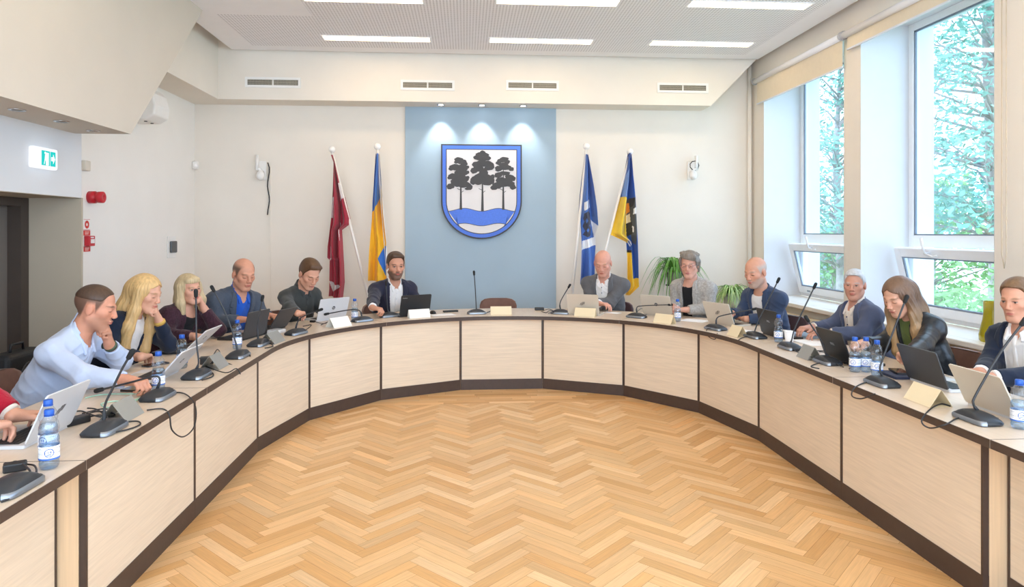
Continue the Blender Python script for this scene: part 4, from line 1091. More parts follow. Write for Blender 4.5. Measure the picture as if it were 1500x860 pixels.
                pr = [Fn(cf, .003, '+', (N - .13, N + .13)), wedge]
                # collar points folded down on the chest
                for sgn in (1, -1):
                    yy = ray_front(torso, tl, -.045, e) + .004
                    q0_, q1_, q2_ = tl(sgn * .060, .040, .004), tl(sgn * (gap + .016), .068, -.014), tl(sgn * (gap + .032), yy - .002, -.050)
                    for w_ in (0, .33, .66, 1): pr.append(Rc(q0_ * (1 - w_) + q1_ * w_, q2_, .0075, .0055, .008))
                np_mesh('collar', *sdf_mesh(pr, .0045), cm, o)
            if opt.get('placket'):
                pk = gr(torso, e + .003) + [Fn(lambda P: np.maximum(np.abs(loc(P)[:, 0]) - .014, np.maximum(-loc(P)[:, 1], loc(P)[:, 2] + .03)), .002, 'i'), hemcut(hem)]
                np_mesh('placket', *sdf_mesh(pk, .0055), opt.get('placket_mat', mt), o)
            if opt.get('buttons'):
                for bz in (-.07, -.13, -.19, -.25, -.31):
                    fy = ray_front(torso, tl, bz, e + .003)
                    MB().sphere(tl(0, fy + .002, bz), .0055, 8).build('button', opt['buttons'], o, world=False) if False else btn(o, root, tl(0, fy + .001, bz), opt['buttons'])
        if kind in ('blazer', 'jacket', 'cardigan'):
            pr0 = None
            e = opt.get('e', .021); w0 = opt.get('w', [.062, .05, .014]); zz = opt.get('z', [0, .08, .34])
            pr = gr(torso, e) + gr(pelvis, e)
            for sgn in (1, -1): pr.append(El(S[sgn] + su * .006, (.054 * m, .054, .040), TRm, .03))
            wf = lambda P: np.interp(-loc(P)[:, 2], [-.1, zz[0], zz[1], zz[2], zz[2] + .2], [w0[0] + .01, w0[0], w0[1], w0[2], w0[2] + opt.get('flare', .03)])
            shift = opt.get('shift', 0)
            pr += [neckcut(.080, -.005, .02), Fn(lambda P: np.maximum(np.abs(loc(P)[:, 0] - shift) - wf(P), -loc(P)[:, 1] + .01), .004, '-'), hemcut(opt.get('hem', .50))] + gr(arms[1], e - .004) + gr(arms[-1], e - .004) + [cuff(1, opt.get('cuff', .022)), cuff(-1, opt.get('cuff', .022))]
            o = np_mesh(kind, *sdf_mesh(pr, .0065), mt, root, wrinkle=opt.get('wr', (.0045, 1.0)))
            if opt.get('lapel', kind == 'blazer'):
                lw = opt.get('lw', .05)
                for sgn in (1, -1):
                    band = Fn(lambda P: np.maximum(np.maximum(wf(P) + .001 - (loc(P)[:, 0] - shift) * sgn, (loc(P)[:, 0] - shift) * sgn - wf(P) - np.interp(-loc(P)[:, 2], [-.02, .02, .085, .095, .105, zz[2]], [.03, .045, lw + .012, lw - .012, lw + .008, .006])), np.maximum(-loc(P)[:, 1] + .0, np.maximum(loc(P)[:, 2] - .03, -loc(P)[:, 2] - zz[2]))), .002, 'i')
                    pl_ = gr(torso, e + .010) + [El(S[sgn] + su * .006, (.058 * m, .060, .046), TRm, .03), neckcut(.076, .01, .02), band]
                    np_mesh('lapel', *sdf_mesh(pl_, .006), opt.get('lapel_mat', mt), o)
            if kind == 'blazer' and opt.get('backcollar', True):
                def bc(P):
                    l = loc(P); rr = np.sqrt(l[:, 0] ** 2 + (l[:, 1] + .0) ** 2); z2 = l[:, 2] + .3 * l[:, 1]
                    return np.maximum(np.maximum(np.abs(rr - .078 - .3 * np.clip(.015 - z2, 0, 1)) - .006, np.maximum(z2 - .028, -.03 - z2)), l[:, 1] - .045)
                np_mesh('collar', *sdf_mesh([Fn(bc, .003, '+', (N - .13, N + .13))], .005), opt.get('lapel_mat', mt), o)
    tm = cloth_mat('trousers_' + pants.strip('#'), pants)
    np_mesh('trousers', *sdf_mesh(gr(pelvis, .013) + gr(legs[0:2] + legs[3:5], .012) + [Fn(lambda P: (.60 - P[:, 2]), .01, '-')], .010), tm, root)
    for i in (2, 5): np_mesh('shoe', *sdf_mesh([legs[i].grow(.012), Fn(lambda P: P[:, 2] - .006, .002, '-')], .009), mat('shoe_leather', '#1C1917', .4), root)
    # hair -----------------------------------------------------------------
    if hair:
        hm = hair_mat('hair_' + haircol.strip('#') + hair, haircol)
        lq = lambda P: ((P - hc.astype(np.float32)) @ HR.T.astype(np.float32)) / s
        if hair in ('short', 'crew', 'swept'):
            th = {'short': .008, 'crew': .004, 'swept': .010}[hair]
            pr = [E_((0, -.012, .036), (.076 + th * .7, .096 + th, .086 + th), .02)]
            if hair == 'swept': pr += [C_((.03, .052, .108), (-.045, .055, .092), .022, .020, .03), E_((0, -.01, .085), (.07, .085, .05), .03)]
            if hair == 'short': pr += [E_((0, .0, .075), (.066, .085, .056), .03)]
            pr.append(Fn(lambda P: (lq(P)[:, 2] - np.interp(lq(P)[:, 1], [-.12, -.07, -.045, -.03, .012, .02, .03, .058, .09], [-.062, -.062, -.01, .028, .026, .0, .034, .082, .094]) - .14 * np.clip(np.abs(lq(P)[:, 0]) - .03, 0, 1) * (lq(P)[:, 1] > .05)) * s, .006, '-'))
            if hair == 'crew': pr.append(Fn(lambda P: (lq(P)[:, 2] - .034) * s, .03, '-'))
            np_mesh('hair', *sdf_mesh(pr, .0045), hm, root)
        elif hair == 'fringe':
            pr = [E_((0, -.014, .034), (.081, .099, .088), .02), Fn(lambda P: (lq(P)[:, 2] - np.interp(lq(P)[:, 1], [-.12, -.07, -.045, -.03, .012, .02, .03, .06], [-.058, -.058, -.01, .028, .026, .0, .03, .07])) * s, .006, '-'), Fn(lambda P: (.088 - lq(P)[:, 2] - .25 * np.abs(lq(P)[:, 0])) * s, .02, '-')]
            np_mesh('hair', *sdf_mesh(pr, .0045), hm, root)
        elif hair == 'tousled':
            pr = [E_((0, -.012, .045), (.090, .108, .092), .03), C_((.05, .06, .10), (-.05, .062, .085), .022, .026, .03), C_((0, -.085, 0), (0, -.07, -.085), .045, .04, .03)]
            for i in range(26):
                a = i * 2.4; r = .08; pr.append(E_((r * cos(a) * .9, r * sin(a) * 1.0 - .01, .075 + .035 * cos(i * 1.3)), (.02, .022, .014), .012))
            for q_ in (1, -1): pr.append(C_((q_ * .078, -.012, .03), (q_ * .076, -.02, -.055), .024, .016, .02))
            pr.append(Fn(lambda P: np.maximum(np.maximum(np.abs(lq(P)[:, 0]) - .066, .035 - lq(P)[:, 1]), lq(P)[:, 2] - .062 - .25 * lq(P)[:, 0]) * s, .01, '-'))
            np_mesh('hair', *sdf_mesh(pr, .0045), hm, root)
        else:                             # long hair, parted, falling on the shoulders
            pr = [E_((0, -.014, .038), (.087, .106, .096), .03), C_((0, -.075, .0), (0, -.082, -.15), .07, .07, .04)]
            if hair == 'bob':
                pr += [E_((0, .055, .082), (.062, .04, .03), .02)]
                for q_ in (1, -1): pr += [C_((q_ * .078, -.005, .03), (q_ * .092, .012, -.10), .032, .034, .03), C_((q_ * .092, .012, -.10), (q_ * .088, .02, -.175), .034, .026, .03)]
                pr += [C_((0, -.08, -.1), (0, -.075, -.17), .075, .06, .04)]
                cut = lambda P: np.maximum(np.maximum(np.abs(lq(P)[:, 0]) - .062, .032 - lq(P)[:, 1]), lq(P)[:, 2] - .058)
            else:
                end = -.34 if hair == 'longwave' else -.30
                for q_ in (1, -1):
                    pr += [C_((q_ * .076, .0, .03), (q_ * .088, .012, -.11), .030, .034, .03)]
                    k1 = tl(q_ * .105, .075, -.06); k2 = tl(q_ * .095, .115, -.20); k3 = tl(q_ * .08, .12, -.27)
                    pr += [Rc(hl(q_ * .088, .012, -.11), k1, .034, .036, .03), Rc(k1, k2, .036, .032, .03), Rc(k2, k3, .030, .018, .03)]
                    for j in range(4):
                        o_ = .018 * (j - 1.5); pr.append(Rc(hl(q_ * .09, .012 + o_, -.09), tl(q_ * (.10 + .6 * o_), .10 + .5 * o_, -.24 - .03 * (j % 2)), .016, .012, .012))
                pr += [C_((0, -.082, -.13), (0, -.09, -.25), .075, .06, .04)]
                cut = lambda P: np.maximum(np.maximum(np.abs(lq(P)[:, 0]) - .058 - .12 * np.clip(.05 - lq(P)[:, 2], 0, 1) * 0, .03 - lq(P)[:, 1]), lq(P)[:, 2] - .084 + .55 * np.abs(lq(P)[:, 0]))
            pr.append(Fn(lambda P: np.maximum(cut(P), -.125 - lq(P)[:, 2]) * s, .008, '-'))
            hv, hf_ = sdf_mesh(pr, .0042)
            lq_ = lq(hv.astype(np.float32)); th_ = np.arctan2(lq_[:, 0], -lq_[:, 1]); dn = np.clip((.10 - lq_[:, 2]) / .05, 0, 1)
            rp = (np.sin(38 * th_ + 3 * np.sin(14 * lq_[:, 2]) + 2 * np.sin(5 * th_)) + .6 * np.sin(61 * th_ + 4 * np.sin(11 * lq_[:, 2]))) * .0016 * dn
            hv = hv + np.stack([np.sin(th_), -np.cos(th_), 0 * th_], 1) @ HR * rp[:, None]
            if hairend:
                w_ = np.clip((hc[2] - .02 - hv[:, 2]) / .26, 0, 1)[:, None]; hcol = np.array(lin(haircol))[None] * (1 - w_) + np.array(lin(hairend))[None] * w_
                np_mesh('hair', hv, hf_, mat('hair_ombre', '#FFFFFF', .45, var=.17, scale=1.0, stretch=(75, 75, 8), bump=.003, bscale=1.4, attr='Col'), root, hcol)
            else: np_mesh('hair', hv, hf_, hm, root)
    if glasses:
        gm = mat('glasses_frame', '#6A5560', .3); g = MB()
        for q_ in (1, -1):
            g.tube([hl(q_ * .032 + .021 * cos(a), .098 - .25 * abs(.021 * cos(a)) * 0, .004 + .016 * sin(a)) for a in np.linspace(0, 2 * pi, 17)], .0016, 5, caps=False)
            g.tube([hl(q_ * .053, .094, .010), hl(q_ * .082, .03, .012), hl(q_ * .084, -.01, .006)], .0016, 5)
        g.tube([hl(-.011, .099, .008), hl(.011, .099, .008)], .0016, 5)
        g.build('eyeglasses', gm, root, world=True)
    if watch:
        E, W = wr[watch[0]]; n = nrm(W - E); c = W - n * watch[2]; o1 = nrm(np.cross(n, up)); o2 = np.cross(n, o1)
        MB().tube([c - n * .011, c + n * .011], .036, 20).build('watch' if watch[3] else 'bracelet', mat(watch[4], watch[1], .5), root, world=True)
        if watch[3]:
            cc = c + o1 * .030 * watch[3]; MB().tube([cc, cc + o1 * .012 * watch[3]], .019, 16).build('watch_case', mat('watch_dark', '#2A2E2C', .4), root, world=True)
    PEOPLE[key] = dict(root=root, hc=hc, out=out, pv=pv, bf=bf, N=N, hl=hl, tl=tl)
    return root
def ray_front(torso, tl, z, e):
    ys = np.linspace(.02, .30, 141); P = np.array([tl(0, y, z) for y in ys], np.float32)
    d = np.full(len(P), 9., np.float32)
    for p in torso: d = fold(d, p.d(P), p.k, '+')
    i = np.argmax(d > e); return float(ys[i])
def btn(o, root, p, m):
    b = MB().sphere(tuple(p), .006, 8); me = b.mesh('button', m, origin=root.location)
    ob = bpy.data.objects.new('button', me); COL.objects.link(ob); ob.parent = o
def hs_from(u, v, rho, pxh):
    p = on_ring(u, v, rho); return max(.96, min(1.16, pxh * depth(p) / F / .228))
WSH = cloth_mat('shirt_white', '#E9E7E6', var=.03); 
LBL = cloth_mat('shirt_light_blue', '#C0CEE8', var=.04)
NAVY = cloth_mat('wool_navy', '#182236'); NAVY2 = cloth_mat('wool_dark_navy', '#2A2A3C'); SLATE = cloth_mat('wool_slate', '#474F5D', var=.07, scale=90)
SH_BLUE = cloth_mat('shirt_cobalt', '#1F55B5'); OLIVE = cloth_mat('shirt_charcoal', '#3D3F3E'); CHAR = cloth_mat('wool_grey', '#5F6064', var=.07, scale=110)
HGREY = cloth_mat('tweed_grey', '#A6A39F', var=.22, scale=60); TEEB = cloth_mat('knit_black', '#17181D'); IBLUE = cloth_mat('blazer_blue', '#36445F')
JBLUE = cloth_mat('blazer_steel', '#4E566F'); LEATH = cloth_mat('leather_black', '#23262A', rough=.38, bump=.012, bscale=14, sheen=0, spec=.5); SCARF = cloth_mat('scarf_green', '#5C6A38')
BURG = cloth_mat('knit_burgundy', '#3E2430', var=.3, scale=70, bump=.01, bscale=60); REDK = cloth_mat('knit_red', '#A3122C', bump=.01, bscale=50); CREAM = cloth_mat('shirt_cream', '#E3DAD0'); SWW = cloth_mat('knit_white', '#E4E2E2', bump=.006, bscale=50)
BT_N = mat('button_navy', '#2B3A63', .4); BT_W = mat('button_white', '#DDDDE2', .4)
def P_(key, label, u, v, pxh, rho=2.56, **k):
    if ONLY and key not in ONLY: return
    return person(key, label, u, v, rho=rho, hs=hs_from(u, v, rho, pxh), **k)
HB = H_ = None
P_('A', 'man in light blue shirt with short dark hair resting his chin on his fist', 140, 451, 62, rho=2.50, prho=2.86, yaw=76, pit=14, byaw=0, bulk=1.07, belly=.05, sw=.19,
   R=('tab', 186, 557, 215, 563, 'half'), L=('head', (-.035, .105, -.185), (-.004, .085, -.10), (-.5, .8, .2), 'fist'), skin='#D79C7F', hair='crew', haircol='#4B372A', scalp=('#4F3D32', .08, .85), beard=('#8F6B57', .45), brow='#4A3628', eyes='down', h=.0036,
   outfit=(('shirt', LBL, dict(e=.012, placket=True, cuff=.050, gap=.016, cr=.064)),), pants='#22304A', watch=(-1, '#46523C', .016, 1, 'watch_strap'))
P_('B', 'woman with long blonde hair in navy blazer and white sweater, chin on her hand', 213, 430, 50, rho=2.52, prho=2.82, yaw=58, pit=17, byaw=-14, sw=.158, bulk=.88,
   R=('tab', 205, 523, 226, 517, 'relax'), L=('head', (-.05, .12, -.165), (-.012, .09, -.085), (-.5, .8, .1), 'fist'), skin='#DFAE93', hair='long', haircol='#CBA873', brow='#9A7850', lips='#B9655F', h=.004,
   outfit=(('sweater', SWW, dict(e=.008, sleeves=False, neck=.058, nz=.012)), ('blazer', NAVY, dict(e=.017, w=[.07, .065, .045], z=[0, .1, .34], lw=.04, lapel=True))), watch=(-1, '#C9A24E', .006, 0, 'gold'))
P_('C', 'older woman with shoulder length ash blonde hair in dark burgundy cardigan', 277, 424, 40, rho=2.58, prho=2.84, yaw=34, pit=2, rol=-6, byaw=-10, sw=.160, bulk=.95,
   R=('tab', 284, 493, 303, 487, 'relax'), L=('head', (-.075, .07, -.17), (-.052, .045, -.06), (-.7, .3, .1), 'cheek'), skin='#DDA98F', hair='bob', haircol='#C4AF8A', brow='#8F7656', eyes='open', lips='#B7605C', h=.0045,
   outfit=(('tee', TEEB, dict(e=.008, sleeves=False, neck=.07, nz=-.02)), ('cardigan', BURG, dict(e=.019, w=[.06, .055, .05], z=[0, .1, .34]))), watch=(-1, '#C9A24E', .05, 0, 'gold'))
P_('D', 'balding man in slate grey jacket over a bright blue shirt', 357, 402, 43, rho=2.54, prho=2.83, yaw=27, pit=16, byaw=-4, bulk=1.14, belly=.05, sw=.20,
   R=('off', .17, .20, .84, -.3, 1, 0, 'type'), L=('off', -.14, .21, .84, .2, 1, 0, 'type'), skin='#D49C80', scalp=('#54443A', .09, .9), brow='#7B5D46', h=.0045,
   outfit=(('shirt', SH_BLUE, dict(e=.010, sleeves=False, gap=.022, cr=.072)), ('blazer', SLATE, dict(e=.022, w=[.085, .08, .04], z=[0, .1, .36]))), pants='#2C313A')
P_('E', 'young man with brown hair in charcoal button shirt typing on a silver laptop', 453, 402, 40, rho=2.54, prho=2.82, yaw=30, pit=30, byaw=6, sw=.185, bulk=1.0,
   R=('tab', 443, 468.5, 461, 464, 'type'), L=('off', -.13, .22, .84, .3, 1, 0, 'type'), skin='#DDA88C', hair='swept', haircol='#5A402B', brow='#4A3524', h=.0048,
   outfit=(('shirt', OLIVE, dict(e=.011, placket=True, gap=.012, buttons=mat('button_dark', '#2A2A2C', .4))),), pants='#25272C')
P_('F', 'bearded man in dark navy suit jacket and white collarless shirt', 579.5, 390, 36.5, rho=2.55, prho=2.80, yaw=14, pit=5, byaw=2, sw=.196, bulk=1.05,
   R=('tab', 545, 455.5, 559, 458, 'half'), L=('off', -.16, .29, .83, .2, 1, 0, 'type'), skin='#D29C80', hair='swept', haircol='#4A3526', beard=('#57453A', .8), brow='#3E2D22', eyes='open', h=.0048,
   outfit=(('shirt', WSH, dict(e=.010, gap=.010, placket=True, buttons=BT_W)), ('blazer', NAVY2, dict(e=.021, w=[.076, .076, .05], z=[0, .1, .36], cuff=.035))))
P_('G', 'bald man in grey blazer and white shirt with dark buttons', 883, 386, 36.5, rho=2.54, prho=2.80, yaw=-9, pit=20, byaw=-6, sw=.20, bulk=1.08,
   R=('off', -.04, .28, .82, -1, .15, 0, 'relax'), L=('off', .06, .31, .82, 1, .1, 0, 'relax'), skin='#DDA58F', brow='#A98467', scalp=('#C79480', .05, .3), h=.0048,
   outfit=(('shirt', WSH, dict(e=.010, gap=.018, placket=True, buttons=BT_N)), ('blazer', CHAR, dict(e=.022, w=[.074, .072, .04], z=[0, .1, .36]))))
P_('H', 'woman with short grey hair and glasses in light grey checked blazer', 1010, 388, 36, rho=2.56, prho=2.80, yaw=-12, pit=8, byaw=-4, sw=.182, bulk=1.08, belly=.06,
   R=('off', .06, .21, .83, -.7, .6, 0, 'half'), L=('off', -.08, .20, .81, .7, .6, 0, 'relax'), skin='#DCAA94', hair='tousled', haircol='#7E756C', brow='#8A7666', lips='#B06A66', eyes='down', glasses=True, h=.0048,
   outfit=(('tee', TEEB, dict(e=.009, sleeves=False, neck=.066, nz=-.005)), ('blazer', HGREY, dict(e=.021, w=[.066, .062, .06], z=[0, .1, .36]))))
P_('I', 'grey bearded balding man in blue blazer over a white t-shirt', 1107, 399, 41, rho=2.54, prho=2.80, yaw=-38, pit=14, byaw=-4, sw=.19, bulk=1.0,
   R=('off', .10, .27, .83, -.3, 1, 0, 'type'), L=('tab', 1093, 469, 1074, 462, 'open'), skin='#D9A489', scalp=('#B4ADA6', .075, .8), beard=('#A89B90', .6), brow='#9C8C7E', h=.0046,
   outfit=(('tee', WSH, dict(e=.010, sleeves=False, neck=.064, nz=-.002)), ('blazer', IBLUE, dict(e=.021, w=[.074, .072, .06], z=[0, .1, .36]))))
P_('J', 'white-haired man in steel blue blazer and pale shirt leaning back', 1252, 418, 36.5, rho=2.70, prho=2.86, yaw=-12, pit=2, byaw=-4, sw=.178, bulk=1.04,
   R=('off', .12, .30, .81, -.4, 1, 0, 'relax'), L=('off', -.12, .28, .80, .4, 1, 0, 'relax'), skin='#CF9B84', hair='short', haircol='#BDBFC3', brow='#A9A4A0', eyes='open', h=.0044,
   outfit=(('shirt', CREAM, dict(e=.010, gap=.02, placket=True, buttons=BT_N)), ('blazer', JBLUE, dict(e=.021, w=[.085, .085, .065], z=[0, .1, .36]))))
P_('K', 'woman with long light brown hair in black leather jacket looking down', 1317, 435, 52, rho=2.54, prho=2.82, yaw=-42, pit=24, byaw=8, sw=.160, bulk=.9,
   R=('off', .08, .30, .83, -.3, 1, 0, 'half'), L=('tab', 1322, 531, 1299, 524, 'half'), skin='#E0AE92', hair='longwave', haircol='#6E5340', hairend='#B9966A', brow='#7A5A3E', lips='#B5655C', h=.0042,
   outfit=(('tee', SCARF, dict(e=.012, sleeves=False, neck=.06, nz=.02)), ('jacket', LEATH, dict(e=.023, w=[.05, .045, .04], z=[0, .1, .34], lapel=True, lw=.045, wr=(.0025, .8)))))
P_('L', 'man with short fair hair in navy blazer and white shirt at the right edge', 1491, 440, 58, rho=2.78, prho=2.95, yaw=-28, pit=8, byaw=6, sw=.19, bulk=1.0,
   R=('tab', 1436, 546, 1406, 539, 'relax'), L=('tab', 1452, 554, 1424, 547, 'relax'), skin='#DBA488', hair='short', haircol='#755940', brow='#8A6A4E', eyes='open', h=.0040,
   outfit=(('shirt', WSH, dict(e=.010, gap=.024, placket=True)), ('blazer', NAVY, dict(e=.021, w=[.082, .084, .065], z=[0, .1, .36], cuff=.03))))
P_('M', 'person in red sleeves with white cuffs typing, mostly cut by the left edge', -125, 425, 72, rho=2.58, prho=2.84, yaw=70, pit=18, byaw=0, sw=.178,
   R=('tab', -8, 634, 20, 630, 'type'), L=('tab', 24, 611, 52, 607, 'type'), skin='#DDA98F', hair='short', haircol='#5B4636', h=.0042,
   outfit=(('shirt', CREAM, dict(e=.009, gap=.02, cuff=.006)), ('sweater', REDK, dict(e=.018, cuff=.022, neck=.074, nz=-.02))))
# ------------------------------------------------------------------ chairs
CH_B = mat('chair_brown', '#7A5546', .6, var=.08, scale=25, sheen=.2); CH_M = mat('chair_maroon', '#4B3136', .6, var=.08, scale=25, sheen=.2)
STEEL = mat('chair_steel', '#6D6B69', .35, .9)
def make_chair(m, label):
    t = thing('chair', label, 'chair')
    s = MB(); s.prism([(-.225, -.20), (-.21, .22), (-.17, .25), (.17, .25), (.21, .22), (.225, -.20), (.18, -.235), (-.18, -.235)], .345, .408); s.build('seat', m, t, bevel=.018, segs=3)
    b = MB(); n = 15; vs = []; fs = []                          # softly rounded, slightly curved back
    for j, (z, hw) in enumerate(((.52, .19), (.54, .215), (.62, .225), (.72, .222), (.765, .205), (.79, .165), (.80, .10))):
        for i in range(n):
            x = -hw + 2 * hw * i / (n - 1); y = -.255 - .05 * (z - .5) + .035 * (x / .22) ** 2
            vs += [(x, y, z), (x, y - .045, z)]
    for j in range(6):
        for i in range(n - 1):
            a = (j * n + i) * 2; c = ((j + 1) * n + i) * 2
            fs += [(a, a + 2, c + 2, c), (a + 1, c + 1, c + 3, a + 3)]
        for i in (0, n - 1):
            a = (j * n + i) * 2; c = ((j + 1) * n + i) * 2; fs.append((a, c, c + 1, a + 1))
    for j in (0, 6):
        for i in range(n - 1): a = (j * n + i) * 2; fs.append((a, a + 1, a + 3, a + 2))
    b.add(vs, fs, None, None, True); b.build('backrest', m, t)
    for sx in (-1, 1):
        MB().tube([(sx * .20, .20, .345), (sx * .215, .225, .005)], .011, 8).build('leg', STEEL, t)
        MB().tube([(sx * .20, -.19, .345), (sx * .215, -.26, .005)], .011, 8).build('leg', STEEL, t)
        MB().tube([(sx * .19, -.20, .35), (sx * .19, -.285, .42), (sx * .19, -.295, .56)], .010, 8).build('back_support', STEEL, t)
    return t
def inward_rot(p): o = outward(Vector(p)); return atan2(-o.y, -o.x) - pi / 2
first = {}
def chair(p, rz, m, label, group=None):
    k = m.name
    if k not in first:
        first[k] = make_chair(m, label); o = first[k]; o.location = (p[0], p[1], 0); o.rotation_euler = (0, 0, rz)
        if group: o['group'] = group
        return o
    return dup(first[k], (p[0], p[1], 0), rz, label, group)
CHL = dict(A=(CH_B, 'brown chair under the man in the light blue shirt'), B=(CH_B, 'brown chair under the blonde woman in the navy blazer'), C=(CH_B, 'brown chair under the older blonde woman in burgundy'), D=(CH_B, 'brown chair under the man in the slate grey jacket'), E=(CH_B, 'brown chair under the young man in the charcoal shirt'), F=(CH_B, 'brown chair under the bearded man in the navy suit'),
           G=(CH_M, 'dark maroon chair under the bald man in the grey blazer'), H=(CH_M, 'dark maroon chair under the woman with glasses'), I=(CH_M, 'dark maroon chair under the man in the white t-shirt and blue blazer'), J=(CH_M, 'dark maroon chair under the white-haired man'), K=(CH_B, 'brown chair under the woman in the leather jacket'), L=(CH_B, 'brown chair under the man at the right edge'), M=(CH_B, 'brown chair under the person in red sleeves'))
for k, d in PEOPLE.items():
    q = d['pv'] + d['bf'] * .06; a = atan2(d['bf'][1], d['bf'][0]) - pi / 2
    chair(q, a, CHL[k][0], CHL[k][1])
q = on_ring(731, 452, 2.86); chair(q, inward_rot(q), CH_B, 'empty brown chair behind the middle table in front of the blue panel')
chair((-3.06, 4.86), -pi / 2, CH_B, 'spare brown chair carrying a black bag near the door')
t = thing('bag', 'black bag with a round emblem standing on the spare chair near the door', 'bag', (-3.05, 4.86, .412), -pi / 2)
MB().box((-.20, -.08, 0), (.20, .08, .38)).build('body', mat('bag_black', '#1E2023', .6, bump=.002, bscale=80), t, bevel=.03, segs=3)
MB().tube([(-.07, 0, .37), (-.06, 0, .43), (.06, 0, .43), (.07, 0, .37)], .009, 8).build('handle', BLACK, t)
MB().lathe([(.09, 0), (.09, .006), (.075, .006), (.075, .002), (.001, .002)], 24, Matrix.Translation((0, .081, .22)) @ Matrix.Rotation(-pi / 2, 4, 'X')).build('round_emblem', mat('bag_grey', '#3A3D40', .5), t)

# ------------------------------------------------------------------ laptops
SILV = mat('laptop_silver', '#D3D5D9', .38, .15, var=.02); SILVW = mat('laptop_champagne', '#CBC3B6', .4, .15, var=.02); LBLK = mat('laptop_black', '#25272A', .42, var=.05); LGRY = mat('laptop_grey', '#45474B', .4, .3, var=.03)
KEYS = mat('keys_dark', '#2C2D31', .5); SCRN = mat('screen_dark', '#15171B', .12); LOGO = mat('logo_dark', '#4C4D52', .3, .6); LOGOL = mat('logo_light', '#B9BBC0', .3, .6)
def rrect(w, h, r, n=4):
    pts = []
    for cx_, cy_, a0 in ((w - r, h - r, 0), (-w + r, h - r, 90), (-w + r, -h + r, 180), (w - r, -h + r, 270)):
        for i in range(n + 1): a = radians(a0 + 90 * i / n); pts.append((cx_ + r * cos(a), cy_ + r * sin(a)))
    return pts
def slashes(): return [[(-.016 + .011 * i - .5 * lo, lo), (-.010 + .011 * i - .5 * lo, lo), (-.010 + .011 * i - .5 * hi, hi), (-.016 + .011 * i - .5 * hi, hi)] for i, (lo, hi) in enumerate(((-.008, .018), (-.018, .02), (-.02, .018), (-.018, .008)))]
def laptop(u, v, label, lid, body=None, w=.32, tilt=18, rot=0, logo='hp', d=.22, group='laptops on the conference table'):
    p = pz(u, v, TZ + .006); body = body or lid
    t = thing('laptop', label, 'laptop', (p.x, p.y, TZ + .001), inward_rot(p) + radians(rot), group)
    b = MB(); b.prism([(x, y - d / 2) for x, y in rrect(w / 2, d / 2, .012)], 0, .014); bo = b.build('base', body, t)
    k = MB(); k.box((-w * .44, -d * .58, .0142), (w * .44, -.03, .0148)); k.build('keyboard_well', LGRY if body is not LBLK else LBLK, bo)
    kk = MB()
    for r in range(5):
        for c in range(13):
            x = -w * .43 + (w * .86) * c / 13; y = -.034 - r * (d * .50) / 5
            kk.box((x + .001, y - d * .085, .0148), (x + w * .86 / 13 - .0015, y, .0165))
    kk.build('keys', KEYS, bo)
    MB().box((-.05, -d * .93, .0142), (.05, -d * .64, .0147)).build('trackpad', LGRY if body is LBLK else SILVW, bo)
    M = Matrix.Translation((0, .001, .016)) @ Matrix.Rotation(-radians(tilt), 4, 'X') @ Matrix.Rotation(pi / 2, 4, 'X')
    l = MB(); l.prism([(x, y + .105) for x, y in rrect(w / 2, .105, .012)], -.006, .001, M); lo = l.build('lid', lid, t)
    MB().box((-w * .475, .014, .0011), (w * .475, .200, .0018), M).build('screen', SCRN, lo)
    Mb = M @ Matrix.Translation((0, .112, -.0064)) @ Matrix.Rotation(pi, 4, 'Y')
    lm = LOGOL if lid in (LBLK, LGRY) else LOGO
    if logo == 'slash':
        g = MB()
        for pl in slashes(): g.prism([(-x, y) for x, y in pl], 0, .0006, Mb)
        g.build('logo', lm, lo)
    elif logo == 'hp':
        g = MB(); n = 24; g.prism([(.018 * cos(2 * pi * i / n), .018 * sin(2 * pi * i / n)) for i in range(n)], 0, .0005, Mb); g.build('logo_disc', lm, lo)
        text_part('logo', 'hp', .026, lid, lo, Mb @ Matrix.Translation((0, .001, .0009)), .0003)
    elif logo: text_part('logo', logo, .022 if logo == 'DELL' else .014, lm, lo, Mb @ (Matrix.Translation((0, 0, .0005)) if logo == 'DELL' else Matrix.Translation((-w * .38, .07, .0005)) @ Matrix.Rotation(-.5 * 0, 4, 'Z')), .0004)
    return t
laptop(70, 639, 'open silver laptop in front of the red sleeved person, lid marked with four slashes', SILV, w=.31, tilt=24, logo='slash')
laptop(246, 551, 'thin silver laptop seen edge-on beside the bottle of the man in light blue', SILV, tilt=42, logo='hp')
laptop(282, 512, 'silver laptop seen edge-on in front of the older blonde woman', SILV, LBLK, tilt=46, logo='hp')
laptop(371, 494, 'dark laptop in front of the man in the slate grey jacket', LGRY, LBLK, tilt=14, logo=None)
laptop(406, 482, 'dark laptop with a tilted lid left of the young man in the charcoal shirt', LGRY, LBLK, w=.27, tilt=34, rot=8, logo=None)
laptop(485, 468, 'silver laptop in front of the young man in the charcoal shirt', SILV, w=.33, tilt=18, logo='hp')
laptop(607, 462.5, 'black laptop in front of the bearded man in the navy suit', LBLK, w=.33, tilt=14, rot=4, logo='ThinkPad')
laptop(855, 461, 'champagne silver laptop in front of the bald man', SILVW, w=.33, tilt=16, logo='slash')
laptop(964, 462, 'champagne silver laptop in front of the woman with glasses', SILVW, w=.33, tilt=20, logo='hp')
laptop(1057, 475.5, 'champagne silver laptop in front of the man in the white t-shirt', SILVW, w=.31, tilt=22, logo='slash')
laptop(1131, 492, 'black laptop between the man in the white t-shirt and a water bottle', LBLK, w=.32, tilt=14, rot=-4, logo='DELL')
laptop(1229, 529, 'black laptop left of the group of three water bottles', LBLK, w=.32, tilt=20, logo='DELL')
laptop(1360, 564, 'dark grey laptop in front of the woman in the leather jacket', LGRY, SILV, w=.33, tilt=20, logo=None)
